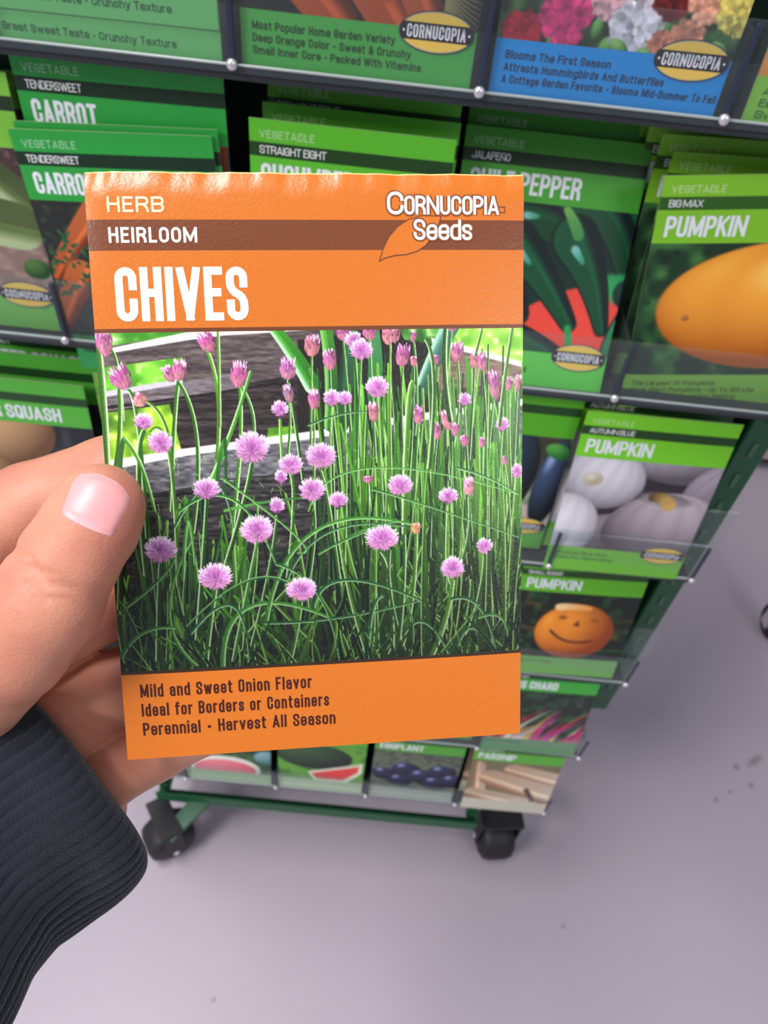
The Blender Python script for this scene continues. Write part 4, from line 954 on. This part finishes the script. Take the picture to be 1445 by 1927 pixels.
P.grid('printed_photo', hsurf, .05, M_held, held)

# ------------------------------------------------------------------ the hand
def seg(Pn, chain, az=1.0):
    d = None
    for (a, ra), (b, rb) in zip(chain[:-1], chain[1:]):
        ab = b - a; ap = Pn - a; t = np.clip((ap @ ab) / np.dot(ab, ab), 0, 1)
        e = ap - t[..., None] * ab; e[..., 2] /= az
        dd = np.sqrt((e ** 2).sum(-1)) - (ra + (rb - ra) * t)
        d = dd if d is None else smin(d, dd, .0015)
    return d
def smin(a, b, k):
    h_ = np.clip(.5 + .5 * (b - a) / k, 0, 1); return b * (1 - h_) + a * h_ - k * h_ * (1 - h_)
def ch(*l): return [(cpt(x, y, z), r) for x, y, z, r in l]
THUMB = ch((190, 955, .1405, .0080), (172, 985, .1400, .0086), (128, 1055, .1395, .0089), (88, 1130, .1400, .0100), (22, 1215, .1430, .0104), (-60, 1305, .1560, .0112), (-40, 1380, .174, .0110), (20, 1450, .186, .011))
INDEX = ch((440, 800, .1650, .0072), (330, 850, .1635, .0082), (205, 902, .1625, .0088), (60, 957, .1625, .0096), (-60, 1015, .1650, .0105), (-130, 1130, .172, .012))
MIDDLE = ch((470, 985, .1700, .0074), (330, 1060, .1700, .0084), (190, 1132, .1690, .0090), (20, 1225, .1700, .0102), (-80, 1290, .176, .012))
RING = ch((480, 1170, .1740, .0072), (350, 1235, .1745, .0082), (215, 1297, .1730, .0089), (90, 1372, .1730, .0100), (10, 1430, .178, .012))
PINKY = ch((470, 1312, .1760, .0064), (383, 1357, .1765, .0074), (290, 1402, .1765, .0081), (190, 1457, .1765, .0086), (110, 1520, .181, .011))
PALM = ch((-130, 1130, .178, .013), (-60, 1300, .182, .016), (40, 1440, .184, .017), (110, 1530, .186, .015), (80, 1580, .186, .015))
def sdf(Pn):
    f_ = seg(Pn, INDEX, .92)
    for c_ in (MIDDLE, RING, PINKY): f_ = smin(f_, seg(Pn, c_, .92), .0007)
    p_ = seg(Pn, PALM, .8); a_ = smin(f_, p_, .009)
    t_ = seg(Pn, THUMB, .84); t_ = smin(t_, p_, .009)
    d = smin(a_, t_, .0009)
    # shallow skin folds across the thumb joint and finger pads
    for (x, y, z), (nx, ny), dep, wd in (((70, 1085, .1318), (.46, -.89), .0010, .0009), ((66, 1112, .1318), (.40, -.91), .0008, .0008), ((60, 1060, .1318), (.5, -.87), .0006, .0007)):
        c_ = cpt(x, y, z); u = (Pn[..., 0] - c_[0]) * nx + (Pn[..., 1] - c_[1]) * ny; v = (Pn[..., 0] - c_[0]) * -ny + (Pn[..., 1] - c_[1]) * nx
        u = u + .0004 * np.sin(v * 900); d = d + dep * np.exp(-(u / wd) ** 2) * np.exp(-(v / .0075) ** 2) * (Pn[..., 2] < .141)
    return d
def nets(fn, lo, hi, st):
    ax = [np.arange(lo[i], hi[i], st) for i in range(3)]; nx, ny, nz = [len(a) for a in ax]
    D = np.empty((nx, ny, nz), np.float32)
    YY, ZZ = np.meshgrid(ax[1], ax[2], indexing='ij')
    for i, x in enumerate(ax[0]): D[i] = fn(np.stack([np.full(YY.shape, x), YY, ZZ], -1))
    inside = D < 0
    cn = [D[a:nx - 1 + a, b:ny - 1 + b, c:nz - 1 + c] for a in (0, 1) for b in (0, 1) for c in (0, 1)]
    ci = np.stack([c_ < 0 for c_ in cn]); cnt = ci.sum(0); act = (cnt > 0) & (cnt < 8)
    ids = -np.ones(act.shape, np.int64); idx = np.argwhere(act); ids[act] = np.arange(len(idx))
    dv = np.stack([c_[act] for c_ in cn], -1); off = np.array([(a, b, c) for a in (0, 1) for b in (0, 1) for c in (0, 1)], float)
    acc = np.zeros((len(idx), 3)); num = np.zeros(len(idx))
    for i in range(8):
        for j in range(i + 1, 8):
            if np.abs(off[i] - off[j]).sum() != 1: continue
            a, b = dv[:, i], dv[:, j]; m_ = (a < 0) != (b < 0); t = np.where(m_, a / np.where(m_, a - b, 1), 0)
            acc += np.where(m_[:, None], off[i] + (off[j] - off[i]) * t[:, None], 0); num += m_
    V = (idx + acc / num[:, None]) * st + np.array(lo); Fs = []
    for axi in range(3):
        sl0 = [slice(0, -1)] * 3; sl1 = [slice(0, -1)] * 3; sl1[axi] = slice(1, None)
        A, B = inside[tuple(slice(0, D.shape[k] - (1 if k == axi else 0)) for k in range(3))], inside[tuple(slice(1 if k == axi else 0, None) for k in range(3))]
        e = np.argwhere(A != B); s_ = A[tuple(e.T)]
        o1, o2 = [k for k in range(3) if k != axi]
        ok = (e[:, o1] > 0) & (e[:, o2] > 0) & (e[:, o1] < ids.shape[o1]) & (e[:, o2] < ids.shape[o2]); e = e[ok]; s_ = s_[ok]
        def g_(d1, d2):
            c_ = e.copy(); c_[:, o1] -= d1; c_[:, o2] -= d2; return ids[tuple(c_.T)]
        Q = np.stack([g_(0, 0), g_(1, 0), g_(1, 1), g_(0, 1)], 1)
        flip = s_ if axi != 1 else ~s_
        Q[~flip] = Q[~flip][:, ::-1]; Fs.append(Q)
    return V, np.concatenate(Fs)
V, Fq = nets(sdf, (-.118, -.028, .118), (-.018, .105, .208), .00062)
person = empty('person'); wr = CAM + R @ cpt(40, 1500, .182); person.location = wr; tag(person, 'person seen as a left hand gripping the packet, dark slate ribbed sleeve', 'person')
def cam_mesh(name, V, F, m, parent, smooth=True):
    Wd = (V @ R.T) + CAM - wr
    me = bpy.data.meshes.new(name); me.from_pydata(Wd.tolist(), [], F.tolist() if hasattr(F, 'tolist') else F); me.update()
    return link(name, me, parent, m, smooth)
mskin = mat('skin', (226, 170, 146), rough=.5, spec=.35, Subsurface_Weight=.25, Subsurface_Radius=(.006, .002, .001), Subsurface_Scale=.5)
nt = mskin.node_tree; b_ = nt.nodes['Principled BSDF']; tc = nt.nodes.new('ShaderNodeTexCoord')
nz = nt.nodes.new('ShaderNodeTexNoise'); nz.inputs['Scale'].default_value = 55; nz.inputs['Detail'].default_value = 4; nt.links.new(tc.outputs['Object'], nz.inputs['Vector'])
cr = nt.nodes.new('ShaderNodeValToRGB'); cr.color_ramp.elements[0].position = .32; cr.color_ramp.elements[0].color = (*lin((186, 118, 98)), 1)
cr.color_ramp.elements[1].position = .68; cr.color_ramp.elements[1].color = (*lin((206, 146, 120)), 1)
nt.links.new(nz.outputs[0], cr.inputs[0]); nt.links.new(cr.outputs[0], b_.inputs['Base Color'])
vo = nt.nodes.new('ShaderNodeTexVoronoi'); vo.inputs['Scale'].default_value = 1700; nt.links.new(tc.outputs['Object'], vo.inputs['Vector'])
n3 = nt.nodes.new('ShaderNodeTexNoise'); n3.inputs['Scale'].default_value = 420; n3.inputs['Detail'].default_value = 3; nt.links.new(tc.outputs['Object'], n3.inputs['Vector'])
ad = nt.nodes.new('ShaderNodeMath'); ad.operation = 'ADD'; nt.links.new(vo.outputs[0], ad.inputs[0]); nt.links.new(n3.outputs[0], ad.inputs[1])
bp = nt.nodes.new('ShaderNodeBump'); bp.inputs['Strength'].default_value = .24; bp.inputs['Distance'].default_value = .0002
nt.links.new(ad.outputs[0], bp.inputs['Height']); nt.links.new(bp.outputs[0], b_.inputs['Normal'])
hand = cam_mesh('hand', V, Fq, mskin, person)
# thumbnail: a thin curved plate on the thumb's back
def hit(x, y):
    t = np.full(x.shape, .12)
    P0 = np.stack([(x - CX) / FPX, (y - CY) / FPX, np.ones_like(x)], -1)
    for k in range(60): t = t + sdf(P0 * t[..., None]) * .7
    return P0, t
nu, nv = 29, 33
base_c, tip_c = np.array([158., 1000.]), np.array([205., 896.]); axv = tip_c - base_c; Ln = np.linalg.norm(axv); axv /= Ln; pv = np.array([-axv[1], axv[0]])
U_, V_ = np.meshgrid(np.linspace(-1, 1, nu), np.linspace(0, 1, nv))
halfw = 57 + 7 * V_ - 60 * np.clip(V_ - .72, 0, 1) ** 1.5 - 6 * np.clip(.15 - V_, 0, 1) / .15
cuticle = -8 * (1 - U_ ** 2) + 6; tipc = Ln + 3 - 24 * np.abs(U_) ** 2.4
s_ = cuticle * (1 - V_) + tipc * V_
nxp = base_c[0] + axv[0] * s_ + pv[0] * halfw * U_; nyp = base_c[1] + axv[1] * s_ + pv[1] * halfw * U_
P0, t = hit(nxp, nyp)
edge = np.minimum(np.minimum(1 - np.abs(U_), V_ * .9 + 0), (1 - V_) * 1.2 + .02)
lift = -.00035 + .0006 * np.clip(edge / .2, 0, 1) ** .6
NT = P0 * (t - lift)[..., None]
grid = np.arange(nu * nv).reshape(nv, nu); Q = np.stack([grid[:-1, :-1], grid[:-1, 1:], grid[1:, 1:], grid[1:, :-1]], -1).reshape(-1, 4)
mn = mat('nail', (232, 168, 166), rough=.36, spec=.4, Subsurface_Weight=.1, Subsurface_Scale=.002)
nail = cam_mesh('thumbnail', NT.reshape(-1, 3), Q, mn, hand); nail['label'] = 'smooth pink thumbnail'
me = nail.data; cl = me.color_attributes.new('Col', 'FLOAT_COLOR', 'POINT'); rgba = np.ones((nu * nv, 4), np.float32)
lun = np.clip((.24 - .16 * U_ ** 2 - V_) / .12, 0, 1) * .5; tipw = np.clip((V_ - .93) / .04, 0, 1)
base_ = lin((228, 158, 158)); rgba[:, :3] = (base_ * (1 - lun[..., None] * .7) + lin((240, 208, 216)) * lun[..., None] * .7).reshape(-1, 3) * (1 - tipw.reshape(-1, 1) * .3) + lin((244, 214, 196)) * tipw.reshape(-1, 1) * .3
cl.data.foreach_set('color', rgba.ravel())
nt = mn.node_tree; at = nt.nodes.new('ShaderNodeAttribute'); at.attribute_name = 'Col'; nt.links.new(at.outputs['Color'], nt.nodes['Principled BSDF'].inputs['Base Color'])

# the sleeve: ribbed cuff, rolled at the hem
e1 = np.array([.703, .711]); e2 = np.array([.711, -.703])
def st2px(s_v, t_v): return .703 * s_v + .711 * t_v, .711 * s_v - .703 * t_v
# centre line of the sleeve from the hem back along the forearm: (side coordinate of the right outline, along coordinate, distance, radius)
spine = [(1350, -930, .1810, .0304), (1362, -950, .1800, .0312), (1372, -977, .1785, .0314), (1352, -1055, .1740, .0300), (1334, -1152, .1680, .0280), (1352, -1250, .1625, .0275), (1385, -1335, .1580, .0275), (1440, -1480, .1510, .0282), (1520, -1700, .1420, .0290)]
cl = []
for sr, tt, z, r in spine:
    x_, y_ = st2px(sr - r / z * FPX * 1.02, tt); cl.append((*cpt(x_, y_, z), r))
cl = np.array(cl); dl = np.r_[0, np.cumsum(np.linalg.norm(np.diff(cl[:, :3], axis=0), axis=1))]
ds = np.arange(0, dl[-1], .0007); CL = np.stack([np.interp(ds, dl, cl[:, k]) for k in range(4)], 1)
for _ in range(14): CL[1:-1] = (CL[:-2] + 2 * CL[1:-1] + CL[2:]) / 4
AXd = np.gradient(CL[:, :3], axis=0); AXd /= np.linalg.norm(AXd, axis=1)[:, None]
NT_ = 720; th = np.linspace(0, 2 * np.pi, NT_, endpoint=False); ct, st_ = np.cos(th)[:, None], np.sin(th)[:, None]
rings = []
tilt = np.array([.711 * math.cos(.72) + .16 * .703, -.703 * math.cos(.72) + .16 * .711, math.sin(.72)]); tilt /= np.linalg.norm(tilt)          # the arm points up, right and away
for i in range(len(CL)):
    n_ = AXd[i] * -1; n_ = n_ * .25 + tilt * .75; n_ /= np.linalg.norm(n_)
    sx_ = np.array([.703, .711, 0.]); sx_ = sx_ - n_ * np.dot(sx_, n_); sx_ /= np.linalg.norm(sx_); sy_ = np.cross(n_, sx_)
    a_ = ds[i]; hem = math.sqrt(max(0, 1 - max(0, 1 - a_ / .0022) ** 2))
    rb = CL[i, 3] - .0022 * (1 - hem)
    amp = .00050 * min(1, a_ / .003)
    rib = np.abs(np.sin(th * 34 + 1.2 * np.sin(a_ * 50) + .5 * np.sin(th * 5))) ** .7
    rr = rb + amp * rib + .0006 * np.sin(th * 3 + a_ * 90) * min(1, a_ / .01) + .0003 * np.sin(th * 7 - a_ * 210)
    wob = .0010 * np.sin(th * 2 + 1)
    rings.append(CL[i, :3] + n_ * wob[:, None] + rr[:, None] * (ct * sx_ + st_ * sy_))
    if i == 0: n0, sx0, sy0 = n_, sx_, sy_
inner = []
for a_, dr in ((.016, .0062), (.010, .0058), (.005, .0052), (.002, .0044), (.0006, .0034)):
    rr = CL[0, 3] - .0022 - dr + .0022; inner.append(CL[0, :3] - n0 * a_ + n0 * (.0010 * np.sin(th * 2 + 1))[:, None] + (rr + 0 * th)[:, None] * (ct * sx0 + st_ * sy0))
SV = np.array(inner + rings)
hh, ww = SV.shape[:2]; ii = np.arange(hh * ww).reshape(hh, ww); nx_ = np.roll(ii, -1, 1)
Q = np.stack([ii[:-1], nx_[:-1], nx_[1:], ii[1:]], -1).reshape(-1, 4)
mk = mat('slate_knit', (31, 35, 43), rough=.95, spec=.1, bump=1.0, bscale=2200, mottle=.12, mscale=300, Sheen_Weight=.25)
cam_mesh('sleeve', SV.reshape(-1, 3), Q, mk, person)

# ------------------------------------------------------------------ things cut by the right edge
M_beige = mat('beige_painted_metal', (176, 160, 150), rough=.55, mottle=.05); M_kick = mat('dark_kick_board', (46, 44, 58), rough=.7)
gd = empty('shelving_unit', (1.25, 1.3, 0)); tag(gd, 'beige metal shelving base standing far back at the right edge', 'shelving')
b = MB(); b.box(-.62, .62, -.17, .2, .0, .03); b.build('kick_board', M_kick, gd)
b = MB(); b.box(-.64, .64, -.20, .22, .03, .16, .004); b.build('base_deck', M_beige, gd)
b = MB(); b.box(-.64, .64, .20, .22, .16, 1.2); b.build('back_or_shadow_panel', M_beige, gd)
for z in (.5, .85):
    b = MB(); b.box(-.64, .64, -.1, .20, z, z + .03, .003); b.build('shelf', M_beige, gd)
ca = empty('cart_caster', (.652, .724, 0)); tag(ca, 'dark caster wheel with pale hub on the floor at the right edge of the frame', 'caster wheel')
b = MB(); b.lathe([(-.011, .012), (-.0105, .026), (-.006, .030), (.006, .030), (.0105, .026), (.011, .012)], 32, (0, 0, .03)); b.build('wheel', M_rubber, ca, True)
b = MB(); b.lathe([(-.0125, .002), (-.012, .011), (.012, .011), (.0125, .002)], 24, (0, 0, .03)); b.build('hub', M_chrome, ca, True)
b = MB()
for sx in (-1, 1): b.box(sx * .015 - .001, sx * .015 + .001, -.01, .01, .02, .072)
b.box(-.016, .016, -.012, .012, .070, .075); b.build('fork', M_chrome, ca)
b = MB(); b.lathe([(.075, .011), (.60, .011)], 16, axis='z'); b.build('leg', M_chrome, ca, True)
